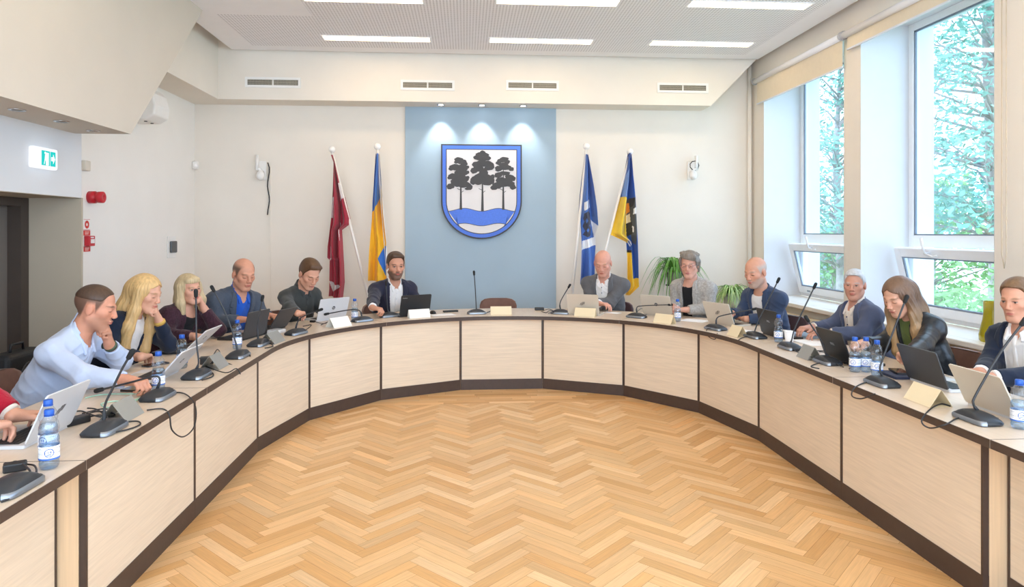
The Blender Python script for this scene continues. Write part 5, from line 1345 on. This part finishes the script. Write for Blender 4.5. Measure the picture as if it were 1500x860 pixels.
laptop(1454, 604, 'champagne silver laptop in front of the man at the right edge', SILVW, SILV, w=.33, tilt=26, logo=None)

# ------------------------------------------------------------------ conference microphones
MICB = mat('mic_black', '#2B2E33', .42, var=.06); MICS = mat('mic_silver', '#8E949C', .3, .7); FOAM = mat('mic_foam', '#141517', .8); RUB = mat('cable_black', '#2A2B2E', .5)
def tdep(u, v): return depth(pz(u, v, TZ))
def smooth_path(P, n=8):
    P = [Vector(p) for p in P]; out = []
    for i in range(len(P) - 1):
        a, b, c, d = P[max(i - 1, 0)], P[i], P[i + 1], P[min(i + 2, len(P) - 1)]
        for k in range(n):
            t = k / n; out.append(.5 * ((2 * b) + (c - a) * t + (2 * a - 5 * b + 4 * c - d) * t * t + (3 * b - a - 3 * c + d) * t ** 3))
    out.append(P[-1]); return out
def mic(u, v, neck, label, cable=None, rot=0):
    p = pz(u, v, TZ + .015); T0 = depth(p)
    t = thing('conference_microphone', label, 'microphone', (p.x, p.y, TZ + .001), inward_rot(p) + radians(rot), 'gooseneck microphones on the conference table')
    # wedge-shaped base: low toward the user, ridge toward the middle of the table
    b = MB(); vs = []; fs = []; n = 28
    def ringv(sx, sy, oy, z):
        for i in range(n):
            a = 2 * pi * i / n; c, s_ = cos(a), sin(a); e = .38
            vs.append((sx * abs(c) ** e * (1 if c > 0 else -1) * (1 - .16 * (s_ < 0) * abs(s_)), oy + sy * abs(s_) ** e * (1 if s_ > 0 else -1), z))
    for a_ in ((.096, .062, 0, 0), (.100, .066, 0, .010), (.094, .060, .002, .020), (.066, .050, .010, .036), (.040, .034, .020, .047), (.020, .022, .026, .050)): ringv(*a_)
    for j in range(5):
        for i in range(n): fs.append((j * n + i, j * n + (i + 1) % n, (j + 1) * n + (i + 1) % n, (j + 1) * n + i))
    fs.append(tuple(range(n))[::-1]); fs.append(tuple(range(5 * n, 6 * n)))
    b.add(vs, fs, None, None, True); bo = b.build('base', MICB, t)
    tr = MB(); vv = []; ff = []
    for i in range(15):
        a = radians(12 + 156 * i / 14); c, s_ = cos(a), sin(a); e = .55
        x, y = .102 * abs(c) ** (e - .17) * (1 if c > 0 else -1), .068 * s_ ** (e - .17)
        vv += [(x, y, .003), (x, y, .015), (x * .93, y * .93, .022)]
    for i in range(14): ff += [(3 * i, 3 * i + 3, 3 * i + 4, 3 * i + 1), (3 * i + 1, 3 * i + 4, 3 * i + 5, 3 * i + 2)]
    tr.add(vv, ff, None, None, True); tr.build('silver_trim', MICS, bo)
    MB().box((-.05, -.056, .0165), (-.02, -.03, .026)).build('speak_button', mat('button_grey', '#6E747C', .4), bo)
    if neck:
        path = smooth_path([Vector((p.x, p.y, TZ + .045))] + [at(a_, b_, T0) for a_, b_ in neck], 8)
        W2 = t.matrix_world
        Mi = (Matrix.Translation(t.location) @ Matrix.Rotation(t.rotation_euler[2], 4, 'Z')).inverted()
        path = [Mi @ q for q in path]
        g = MB().tube(path[:-1], [.0075 if i < 6 else .0052 for i in range(len(path) - 1)], 8); go = g.build('gooseneck', MICB, t)
        d_ = (path[-1] - path[-4]).normalized(); e_ = path[-1]
        h = MB(); h.tube([e_ - d_ * .026, e_ - d_ * .020, e_ + d_ * .012, e_ + d_ * .022, e_ + d_ * .026], [.006, .0105, .0125, .010, .004], 12); h.build('mic_head', FOAM, go)
    if cable:
        Mi = (Matrix.Translation(t.location) @ Matrix.Rotation(t.rotation_euler[2], 4, 'Z')).inverted()
        pts = []
        for c in cable:
            if len(c) == 2: pts.append(pz(c[0], c[1], TZ + .006))
            else: pts.append(at(c[0], c[1], tdep(c[2], c[3]) - .015))
        pts = [Vector((p.x, p.y, TZ + .012))] + pts
        MB().tube([Mi @ q for q in smooth_path(pts, 8)], .0036, 6).build('cable', RUB, t)
mic(14, 712, None, 'microphone base cut by the left edge beside black plugs', [(40, 708), (37, 718), (20, 728), (2, 735)])
mic(152, 627, [(154, 593), (164, 571), (178.6, 541), (191.6, 519)], 'nearest left gooseneck microphone, between a power adapter and a metal name plate', [(176, 620), (200, 617), (205, 622), (188, 629), (165, 634)])
mic(230, 579, [(234, 556), (225, 551.6), (186, 561.6), (145, 571.7)], 'microphone with gooseneck bent down leftward in front of the man in light blue', [(262, 575), (279, 583), (287, 600, 275, 580), (284, 626, 275, 580), (268, 640, 262, 592), (252, 630, 250, 600), (248, 608, 246, 602), (238, 599), (215, 601)])
mic(287, 549, [(291, 530), (288, 500), (287, 429.5)], 'microphone with an upright gooseneck in front of the blonde woman in navy', [(308, 545), (312, 551), (296, 557)])
mic(348, 520, [(343.6, 496), (329.5, 457), (311.6, 423)], 'microphone leaning left in front of the older blonde woman', [(362, 520), (366, 523, 366, 522), (352, 545, 362, 524), (347, 562, 357, 526), (341, 556, 352, 530), (343, 538, 344, 534), (330, 531)])
mic(378, 503, [(378, 473), (384.5, 437)], 'microphone with nearly upright neck before the dark laptop of the slate grey jacket man', [(394, 503), (400, 507), (388, 510)])
mic(433, 487, [(437, 470), (445, 463), (469, 454)], 'microphone with its neck bent right, left of the young man in charcoal', [(448, 483), (456, 476), (444, 478)])
mic(530, 468.5, [(526.4, 455), (511.6, 454), (478.5, 460)], 'microphone with its neck bent left across the silver laptop of the young man', [(515, 471), (500, 470)])
mic(570, 462, [(567.5, 450), (565.6, 415)], 'microphone with an upright neck in front of the bearded man', [(586, 462), (592, 459)])
mic(698, 457.5, [(697.5, 448), (696, 420), (694.4, 400)], 'microphone with a tall upright neck left of the empty chair', [(712, 458), (720, 455)])
mic(821, 457.5, [(821, 442), (834, 419)], 'microphone leaning right, left of the bald man', [(806, 455), (800, 458), (793, 456)])
mic(933, 463, [(933, 450.5), (942, 448), (982, 446.5)], 'microphone with its neck bent right across the laptop of the woman with glasses', [(944, 462), (950, 457), (940, 452)])
mic(1049, 480.5, [(1050.4, 466), (1061.4, 461.5), (1105.6, 452.7)], 'microphone with its neck bent right in front of the man in the white t-shirt', [(1036, 482, 1036, 484), (1037, 492, 1037, 486), (1047, 497, 1047, 488), (1051, 488)])
mic(1107, 492, [(1106, 484), (1114, 463.7), (1140, 410.7)], 'microphone leaning right, left of the black laptop and single water bottle', [(1090, 494), (1082, 498)])
mic(1158, 508, [(1160, 497), (1166, 477), (1193.7, 418.8)], 'microphone leaning right beside the paper cup', [(1170, 516), (1190, 514), (1208, 514)])
mic(1213, 529, [(1209, 516), (1203.5, 500), (1182, 467)], 'microphone leaning left in front of the white-haired man', [(1196, 533), (1188, 537), (1200, 540)])
mic(1293, 560, [(1289, 540), (1293, 526), (1309, 484), (1327, 438)], 'microphone leaning right in front of the group of three water bottles', [(1270, 560), (1252, 568, 1252, 567), (1248, 580, 1250, 569), (1262, 584, 1262, 573), (1282, 577)])
mic(1433, 612, [(1426, 592), (1429.7, 578), (1465.5, 516.5), (1500, 471)], 'gooseneck microphone nearest the camera on the right', [(1405, 612), (1385, 622, 1380, 622), (1362, 627, 1362, 614), (1350, 617, 1352, 611), (1362, 600), (1378, 592), (1392, 595)])

# ------------------------------------------------------------------ water bottles
PET = glass_mat('bottle_plastic', '#F6FAFE', .10, .05); WATER = glass_mat('bottle_water', '#E2F0FB', .06, .03); CAPB = mat('cap_blue', '#1F57B4', .4)
PROF = [(.001, .004), (.018, .0), (.027, .002), (.0315, .010), (.0325, .02), (.031, .026), (.0325, .032), (.0325, .088), (.031, .094), (.0325, .100), (.0315, .112), (.028, .120), (.0265, .126), (.028, .132), (.0318, .142), (.0318, .152), (.028, .168), (.018, .184), (.0135, .190), (.0135, .198)]
def make_bottle(label):
    t = thing('water_bottle', label, 'water bottle', (0, 0, 0), 0, 'plastic water bottles with blue caps')
    MB().lathe(PROF, 28).build('bottle', PET, t)
    MB().lathe([(r * .95, z + .001) for r, z in PROF if z < .125] + [(.0001, .125)], 24).build('water', WATER, t)
    MB().lathe([(.0155, .193), (.016, .196), (.016, .208), (.0148, .212), (.001, .212)], 24).build('cap', CAPB, t)
    MB().lathe([(.0165, .1885), (.0165, .192), (.014, .192)], 24).build('neck_ring', CAPB, t)
    lb = MB(); n = 112; m = 30; z0, z1 = .036, .084; W_, Bl, Gy, Sk = lin('#F1F3F6'), lin('#2B55A8'), lin('#A9B1BD'), lin('#3F6FC4')
    for i in range(n):
        for j in range(m):
            a0, a1 = 2 * pi * i / n, 2 * pi * (i + 1) / n; za, zb = z0 + (z1 - z0) * j / m, z0 + (z1 - z0) * (j + 1) / m
            am = (i + .5) / n * 360 % 120 - 60; zz = (za + zb) / 2 - .062; x = radians(am) * .033; c = W_
            r = hypot(x, zz)
            if .0125 < r < .0155: c = Bl
            elif r < .0125 and abs(zz - .002) < .0045 and abs(x) < .007 and (int((x + .01) / .002) % 2): c = Bl
            elif r < .0105 and -.008 < zz < -.005: c = Sk
            elif za < z0 + .005: c = Sk
            elif abs(am) > 36 and -.014 < zz < .016 and int((zz + .02) / .0022) % 2 and (i * 7 + j * 3) % 5: c = Gy
            R_l = .0331
            lb.add([(R_l * cos(a0), R_l * sin(a0), za), (R_l * cos(a1), R_l * sin(a1), za), (R_l * cos(a1), R_l * sin(a1), zb), (R_l * cos(a0), R_l * sin(a0), zb)], [(0, 1, 2, 3)], None, c, True)
    lb.build('label', mat('bottle_label', '#FFFFFF', .4, var=.01, attr='Col'), t)
    return t
BOT = None
for (u, v, rz, lb) in ((72, 686, 1.0, 'nearest left water bottle, standing in front of another bottle'), (70.5, 667, .4, 'water bottle half hidden behind the nearest left bottle'), (232, 573, .5, 'water bottle beside the hand of the man in light blue'), (266.5, 540, .9, 'water bottle between the blonde woman in navy and the upright microphone'), (347.5, 511.5, .2, 'water bottle in front of the man in the slate grey jacket'), (519.5, 470, .6, 'water bottle between the young man in charcoal and the bearded man'),
                       (992.5, 471, 1.2, 'water bottle in front of the woman with glasses'), (1140.3, 501.5, .8, 'single water bottle beside the black laptop and paper cup'), (1252.3, 545, .7, 'leftmost water bottle of the group of three'), (1268.6, 545, .9, 'middle water bottle of the group of three'), (1284.6, 551, 1.1, 'rightmost water bottle of the group of three'), (1493, 628, 1.3, 'water bottle at the right edge beside the nearest right microphone')):
    p = pz(u, v, TZ)
    toward = atan2(-p.y, -p.x)
    if BOT is None: BOT = make_bottle(lb); BOT.location = (p.x, p.y, TZ + .001); BOT.rotation_euler = (0, 0, toward + rz - 1.0 + pi / 3)
    else: dup(BOT, (p.x, p.y, TZ + .001), toward + rz - 1.0 + pi / 3, lb)

# ------------------------------------------------------------------ name plates, papers, small things
PLS = mat('plate_silver', '#A9A8A2', .38, .6, var=.03); PLC = mat('plate_cream', '#E2D2B0', .5, var=.02); PLW = mat('plate_white', '#E9E6DE', .5, var=.02)
def name_plate(u, v, m, label, w=.20, hgt=.085, rot=0, lean=28):
    p = pz(u, v, TZ + .001); t = thing('name_plate', label, 'name plate', (p.x, p.y, TZ + .001), inward_rot(p) + radians(rot), 'blank name plates on the conference table')
    y = -hgt * tan(radians(lean)); e = .0022
    f = MB(); vs = []
    for x in (-w / 2, w / 2): vs += [(x, 0, 0), (x, y, hgt), (x, y - e, hgt - .001), (x, -e, 0)]
    f.add(vs, [(0, 1, 5, 4), (3, 7, 6, 2), (0, 3, 2, 1), (4, 5, 6, 7), (1, 2, 6, 5), (0, 4, 7, 3)]); f.build('front_plate', m, t)
    MB().box((-w / 2, 2 * y, 0), (w / 2, -.003, .002)).build('foot', m, t)
    b = MB(); vs = []
    for x in (-w / 2, w / 2): vs += [(x, y - .003, hgt - .003), (x, 2 * y, .0025), (x, 2 * y - e, .0025), (x, y - .003 - e, hgt - .003)]
    b.add(vs, [(0, 1, 5, 4), (3, 7, 6, 2), (0, 3, 2, 1), (4, 5, 6, 7), (1, 2, 6, 5), (0, 4, 7, 3)]); b.build('back_plate', m, t)
name_plate(199, 611.5, PLS, 'grey metal name plate beside the nearest left microphone', .17, .085, 0, 36)
name_plate(329, 538, PLS, 'grey metal name plate beside the upright microphone of the blonde woman', .17, .085, 0, 36)
name_plate(411, 501.5, PLS, 'grey metal name plate in front of the white router', .19, .08, 0, 40)
name_plate(503, 479, PLW, 'white name plate in front of the young man in charcoal', .21, .085, 0, 34)
name_plate(615.5, 466, PLW, 'cream white name plate in front of the black laptop of the bearded man', .22, .085, 0, 20)
name_plate(734, 461.5, PLC, 'cream name plate in front of the empty chair', .215, .085, 0, 22)
name_plate(856, 464, PLC, 'cream name plate in front of the bald man', .215, .085, 0, 22)
name_plate(969.5, 474, PLC, 'cream name plate in front of the woman with glasses', .20, .085, 0, 26)
name_plate(1072, 492.5, PLC, 'beige name plate in front of the man in the white t-shirt', .15, .085, 0, 30)
name_plate(1174, 525, PLS, 'grey name plate in front of the white-haired man', .15, .085, 0, 32)
name_plate(1342, 590, PLC, 'beige metal name plate in front of the dark grey laptop of the leather jacket woman', .20, .085, 0, 34)
PAPER = mat('paper_white', '#F1F1F2', .8, var=.01)
def flat(name, label, cat, u, v, w, d, hgt, m, rot=0, bev=.002, group=None, extra=None):
    p = pz(u, v, TZ); t = thing(name, label, cat, (p.x, p.y, TZ + .001), inward_rot(p) + radians(rot), group)
    MB().prism(rrect(w / 2, d / 2, min(.008, w / 4)), 0, hgt).build('body' if cat != 'paper' else 'sheet', m, t)
    if extra == 'phone': MB().prism(rrect(w / 2 - .003, d / 2 - .003, .006), hgt, hgt + .0006).build('screen', SCRN, t)
    if extra == 'cover': MB().prism(rrect(w / 2 - .004, d / 2 - .004, .004), .003, hgt + .0012).build('pages', PAPER, t)
    return t
flat('paper_sheet', 'white paper sheet between the black laptop and the remote control', 'paper', 648, 461.5, .25, .16, .001, PAPER, 4)
flat('paper_sheet', 'white paper sheet beside the laptop of the bald man', 'paper', 897, 458.5, .17, .12, .001, PAPER, -6)
flat('paper_sheet', 'white paper sheet in front of the hands of the woman with glasses', 'paper', 1018, 470, .24, .18, .002, PAPER, 10)
flat('paper_stack', 'stack of white paper in front of the white-haired man', 'paper', 1190, 503, .26, .19, .008, PAPER, 6)
flat('paper_sheet', 'white paper under the name plate of the man in the white t-shirt', 'paper', 1093, 486, .2, .15, .001, PAPER, 12)
flat('folder', 'grey blue folder beside the paper cup', 'folder', 1177, 492.5, .28, .2, .012, mat('folder_blue', '#8FA3B8', .6), 0)
flat('remote_control', 'slim dark remote control left of the tall upright microphone', 'remote control', 660, 457, .16, .05, .016, BLACK, 5)
flat('mobile_phone', 'black phone in a brown case under the hand of the man in light blue', 'phone', 203, 569, .10, .17, .010, mat('case_brown', '#3A2A24', .5), 80, extra='phone')
flat('mobile_phone', 'grey phone beside the hand of the blonde woman in navy', 'phone', 228, 535, .075, .15, .009, LGRY, 60, extra='phone')
flat('notebook', 'navy notebook right of the group of three water bottles', 'notebook', 1314, 551, .13, .2, .014, mat('notebook_navy', '#222A44', .6), 86, extra=None)
p = pz(1317, 545, TZ + .017); t = thing('mobile_phone', 'black phone lying on the navy notebook', 'phone', (p.x, p.y, TZ + .0165), inward_rot(p) + radians(75)); MB().prism(rrect(.037, .075, .008), 0, .009).build('body', BLACK, t); MB().prism(rrect(.034, .072, .006), .009, .0096).build('screen', SCRN, t)
flat('computer_mouse', 'small black mouse beside the black laptop of the bearded man', 'mouse', 634, 459.5, .06, .10, .001, BLACK); t = [o for o in bpy.data.objects if o.name.startswith('computer_mouse')][0]
MB().sphere((0, 0, .006), (.031, .052, .028), 16).build('shell', BLACK, t)
# white router, thermos, cup, tablet
p = pz(403, 488, TZ); t = thing('router', 'small white rounded router behind the grey metal name plate', 'router', (p.x, p.y, TZ + .001), inward_rot(p)); MB().prism(rrect(.085, .06, .03, 6), 0, .028).build('body', mat('router_white', '#D5D7DA', .35), t, bevel=.008, segs=3); MB().prism(rrect(.06, .04, .02, 6), .0282, .0295).build('top_plate', mat('router_grey', '#B9BCC2', .3), t)
p = pz(385, 490, TZ); t = thing('thermos_flask', 'black thermos flask with silver cap beside the man in slate grey', 'flask', (p.x, p.y, TZ + .001)); MB().lathe([(.033, 0), (.036, .004), (.036, .15), (.031, .165), (.001, .166)], 24).build('body', BLACK, t); MB().lathe([(.026, .166), (.027, .170), (.027, .20), (.022, .205), (.001, .205)], 20).build('cap', mat('flask_steel', '#B7B9BC', .25, .9), t)
p = pz(1156, 503, TZ); t = thing('paper_cup', 'white paper cup right of the single water bottle', 'cup', (p.x, p.y, TZ + .001)); MB().lathe([(.026, 0), (.027, .003), (.037, .092), (.034, .092), (.025, .01), (.001, .008)], 24).build('body', PAPER, t); MB().tube([(.037 * cos(a), .037 * sin(a), .092) for a in np.linspace(0, 2 * pi, 25)], .002, 6, caps=False).build('rim', PAPER, t)
p = at(1060, 455, depth(pz(1070, 466, TZ + .05)) + .02); t = thing('tablet', 'dark teal tablet standing behind the laptop of the man in the white t-shirt', 'tablet', (p.x, p.y, TZ + .002), inward_rot(p) + .2)
M = Matrix.Rotation(radians(-22), 4, 'X') @ Matrix.Rotation(pi / 2, 4, 'X'); MB().prism([(x, y + .078) for x, y in rrect(.115, .078, .01)], -.004, .004, M).build('cover', mat('tablet_teal', '#3E5A60', .5), t); MB().box((-.105, .008, .0041), (.105, .148, .0046), M).build('screen', SCRN, t); MB().add([(-.05, .0, 0), (.05, .0, 0), (.05, .09, 0), (-.05, .09, 0), (0, .045, .07)], [(3, 2, 1, 0), (0, 1, 4), (2, 3, 4), (1, 2, 4), (3, 0, 4)]).build('stand', mat('tablet_teal', '#3E5A60', .5), t)
# power adapters and loose cables
def adapter(u, v, rot, label, cab, size=(.12, .05, .032)):
    p = pz(u, v, TZ); t = thing('power_adapter', label, 'power adapter', (p.x, p.y, TZ + .001), radians(rot), 'black power adapters on the table'); w_, d_, h_ = size
    MB().box((-w_ / 2, -d_ / 2, 0), (w_ / 2, d_ / 2, h_)).build('brick', BLACK, t, bevel=.005)
    Mi = (Matrix.Translation(t.location) @ Matrix.Rotation(t.rotation_euler[2], 4, 'Z')).inverted()
    for c in cab: MB().tube([Mi @ q for q in smooth_path([pz(a, b, TZ + .006 + .012 * (i % 3)) for i, (a, b) in enumerate(c)], 6)], .0035, 6).build('cable', RUB, t)
adapter(109, 622, 62, 'black power adapter between the silver laptop and the nearest left microphone', [[(122, 609), (140, 603), (160, 604), (168, 608), (150, 611), (132, 607), (118, 602), (102, 606), (96, 614)], [(126, 612), (146, 608), (158, 612), (142, 600), (128, 598)], [(120, 606), (150, 599), (165, 602)]])
adapter(22, 690, 30, 'black plug block with tangled cables at the left edge', [[(36, 680), (50, 682), (53, 692), (42, 700), (30, 698)], [(8, 684), (24, 676), (44, 690), (36, 704)]], (.07, .045, .03))
adapter(303, 533, 20, 'small black adapter behind the grey plate of the blonde woman', [[(308, 529), (318, 512), (322, 520), (306, 523), (292, 525)], [(300, 536), (330, 546), (346, 540), (352, 548)]], (.08, .06, .045))
adapter(790, 454.5, 0, 'black power adapter between the empty chair and the bald man', [[(795, 455), (805, 453), (812, 457), (803, 459)]], (.10, .045, .03))
adapter(458, 472.5, -20, 'small black plug left of the silver laptop of the young man', [[(463, 472), (475, 474), (484, 470), (470, 476)]], (.05, .03, .02))
adapter(1248, 534, 10, 'small black hub with cables behind the three bottles', [[(1236, 538), (1226, 533), (1240, 528), (1256, 531), (1244, 540)], [(1234, 534), (1220, 530), (1212, 518), (1200, 515)]], (.09, .05, .02))
adapter(948, 459.5, 0, 'small black plug beside the laptop of the woman with glasses', [[(946, 457), (940, 452), (934, 456)]], (.03, .02, .02))
t = thing('network_cable', 'thin pale green cable lying on the table in front of the man in light blue', 'cable', (pz(160, 580, TZ).x, pz(160, 580, TZ).y, TZ))
MB().tube(smooth_path([pz(a, b, TZ + .005) for a, b in ((125, 583), (150, 578), (190, 577), (210, 578), (196, 586), (165, 588), (148, 592), (160, 597), (190, 590), (208, 583))], 8), .003, 6).build('cord', mat('cable_mint', '#A9D8C4', .5), t, world=True)

# ------------------------------------------------------------------ spider plants on stands
def spider(u, v, label, spread, n, cen, edge, seed, potm, droop=1.0):
    rg = random.Random(seed); p = py(u, v, YB - .44); zb = p.z
    t = thing('spider_plant', label, 'plant', (p.x, p.y, 0)); lf = MB()
    c1, c2 = lin(cen), lin(edge)
    for i in range(n):
        a = rg.random() * 2 * pi; L = spread * rg.uniform(.7, 1.25); rise = rg.uniform(.15, .6) * spread; dr = rg.uniform(.5, 1.35) * spread * droop; w_ = rg.uniform(.007, .013)
        if sin(a) > 0: L *= .7
        side = Vector((-sin(a), cos(a), 0)); pts = []
        for k in range(9):
            s_ = k / 8; pts.append(Vector((cos(a) * L * (s_ ** .85), sin(a) * L * (s_ ** .85), zb + rise * sin(min(1, s_ * 1.6) * pi / 2) - dr * max(0, s_ - .3) ** 1.7 * 1.9)))
        for k in range(8):
            w0, w1 = w_ * (1 - (k / 8) ** 3), w_ * (1 - ((k + 1) / 8) ** 3); q0, q1 = pts[k], pts[k + 1]; kk = rg.uniform(.8, 1.15)
            for (s0, s1, cc) in ((-1, -.4, c2), (-.4, .4, c1), (.4, 1, c2)):
                lf.add([q0 + side * w0 * s0 + Vector((0, 0, abs(s0) * .004)), q0 + side * w0 * s1 + Vector((0, 0, abs(s1) * .004)), q1 + side * w1 * s1 + Vector((0, 0, abs(s1) * .004)), q1 + side * w1 * s0 + Vector((0, 0, abs(s0) * .004))], [(0, 1, 2, 3)], None, tuple(q * kk for q in cc), True)
    lf.build('foliage', mat('leaf_green', '#FFFFFF', .45, var=.1, attr='Col'), t)
    MB().lathe([(.075, zb - .16), (.085, zb - .15), (.10, zb - .01), (.09, zb - .01), (.085, zb - .03), (.001, zb - .03)], 24).build('pot', potm, t)
    MB().lathe([(.13, 0), (.13, .02), (.02, .03), (.015, .05), (.015, zb - .18), (.11, zb - .175), (.11, zb - .162), (.001, zb - .162)], 20).build('stand', mat('stand_dark', '#3B342F', .5), t)
spider(988, 398, 'spider plant with long green leaves behind the woman with glasses', .40, 130, '#4F8A35', '#6FA648', 3, mat('pot_clay', '#8C8F86', .6))
spider(1072, 432, 'spider plant with pale striped leaves between the woman with glasses and the man in blue', .27, 140, '#DDE6B0', '#6BA548', 5, mat('pot_white', '#CFCFC8', .5), .8)
# ------------------------------------------------------------------ daylight and the garden outside
w = bpy.data.worlds.new('sky'); SC.world = w; w.use_nodes = True
nt = w.node_tree; bg = nt.nodes['Background']
tc = nt.nodes.new('ShaderNodeTexCoord'); sp = nt.nodes.new('ShaderNodeSeparateXYZ'); nt.links.new(tc.outputs['Generated'], sp.inputs[0])
rmp = nt.nodes.new('ShaderNodeValToRGB'); rmp.color_ramp.elements[0].position = .45; rmp.color_ramp.elements[0].color = (.66, .80, .96, 1)
rmp.color_ramp.elements[1].position = .75; rmp.color_ramp.elements[1].color = (.67, .83, 1.0, 1)
nt.links.new(sp.outputs['Z'], rmp.inputs[0]); nt.links.new(rmp.outputs[0], bg.inputs['Color'])
bg.inputs['Strength'].default_value = SKY
for i, (a, b) in enumerate(OPEN):
    ld = bpy.data.lights.new('window_portal', 'AREA'); ld.shape = 'RECTANGLE'; ld.size = b - a; ld.size_y = ZLINT - ZSILL; ld.cycles.is_portal = True
    lo = bpy.data.objects.new('window_portal', ld); COL.objects.link(lo); lo.location = (XF + .25, (a + b) / 2, (ZLINT + ZSILL) / 2); lo.rotation_euler = (0, pi / 2, 0)

struct('ground', MB().box((XF + .3, -12, -3.2), (60, 45, -3.0)), mat('lawn', '#A9BE9C', .9, var=.2, scale=1.5))
PINE = mat('pine_needles', '#79AC98', .85, var=.25, scale=3); LEAF = mat('bush_leaves', '#86B374', .85, var=.25, scale=3); BARK = mat('pale_bark', '#A29A94', .9, var=.2, scale=10)
def tree(name, label, x, y, h, r, clumps, leafm, seed, per=60, size=.16, low=.3):
    rg = random.Random(seed); t = thing(name, label, 'tree', (x, y, -3.0), 0, None)
    tr = MB(); tr.tube([(0, 0, 0), (.1, .05, h * .35), (-.05, .1, h * .7), (.05, 0, h)], [.17, .14, .09, .03], 8); tr.build('trunk', BARK, t)
    br = MB(); fo = MB()
    for i in range(clumps):
        z = h * (low + (1 - low) * rg.random()); a = rg.random() * 2 * pi; q = r * (.35 + .65 * rg.random()) * (1.05 - .55 * (z / h))
        c = Vector((q * cos(a), q * sin(a), z + .25)); s0 = Vector((0, 0, z - .35)); mid = (s0 + c) / 2 + Vector((0, 0, -.12 + .3 * rg.random()))
        br.tube([s0, mid, c], [.032, .02, .008], 5)
        for k in range(per):
            p = c + Vector((rg.gauss(0, .34), rg.gauss(0, .34), rg.gauss(0, .17)))
            d = Vector((rg.gauss(0, 1), rg.gauss(0, 1), rg.gauss(0, 1))).normalized(); e = d.orthogonal().normalized(); s = size * rg.uniform(.5, 1.2)
            fo.add([p - d * s * .55, p + e * s * .27, p + d * s * .55, p - e * s * .27], [(0, 1, 2, 3)])
    br.build('branches', BARK, t); fo.build('foliage', leafm, t)
    return t
tree('pine_tree', 'tall pine with open crown seen through the nearer window', 9.2, 11.2, 11.5, 2.8, 105, PINE, 1, 110, .15, .38)
tree('pine_tree', 'pine seen at the edge of the far window', 10.6, 18.6, 9.6, 2.5, 85, PINE, 2, 100, .17, .36)
tree('pine_tree', 'distant pine behind the others outside the nearer window', 19.0, 26.5, 12.5, 3.0, 46, PINE, 3, 80, .24, .3)
tree('deciduous_tree', 'pale green leafy tree low behind the nearer window', 10.4, 14.8, 5.4, 2.3, 58, LEAF, 4, 95, .17, .22)
tree('deciduous_tree', 'pale green leafy tree seen low through the far window', 13.0, 23.0, 5.0, 2.5, 54, LEAF, 5, 90, .2, .2)
tree('deciduous_tree', 'light green bush close to the nearer window', 8.0, 9.2, 4.3, 1.5, 42, LEAF, 6, 90, .14, .2)
t = thing('outbuilding', 'low white outbuilding beyond the far window', 'building', (17.5, 31.5, -3.0))
MB().box((-2.5, 0, 0), (3.5, 4, 4.6)).build('wall', mat('render_white', '#D9DEE4', .9), t); MB().box((-2.9, -.4, 4.6), (3.9, 4.4, 4.85)).build('roof', mat('roof_grey', '#B9C2CC', .8), t)
g = MB(); g.box((-1.2, -.03, 1.6), (0, .01, 3.4)); g.build('window', mat('out_glass', '#93A3B3', .3), t)

SC.view_settings.view_transform = VT
SC.view_settings.look = 'None' if VT == 'Standard' else LOOK
SC.view_settings.exposure = EXPO
SC.cycles.max_bounces = 8; SC.cycles.diffuse_bounces = 5; SC.cycles.transparent_max_bounces = 24; SC.cycles.glossy_bounces = 3
SC.cycles.sample_clamp_indirect = 6
SC.cycles.caustics_reflective = False; SC.cycles.caustics_refractive = False
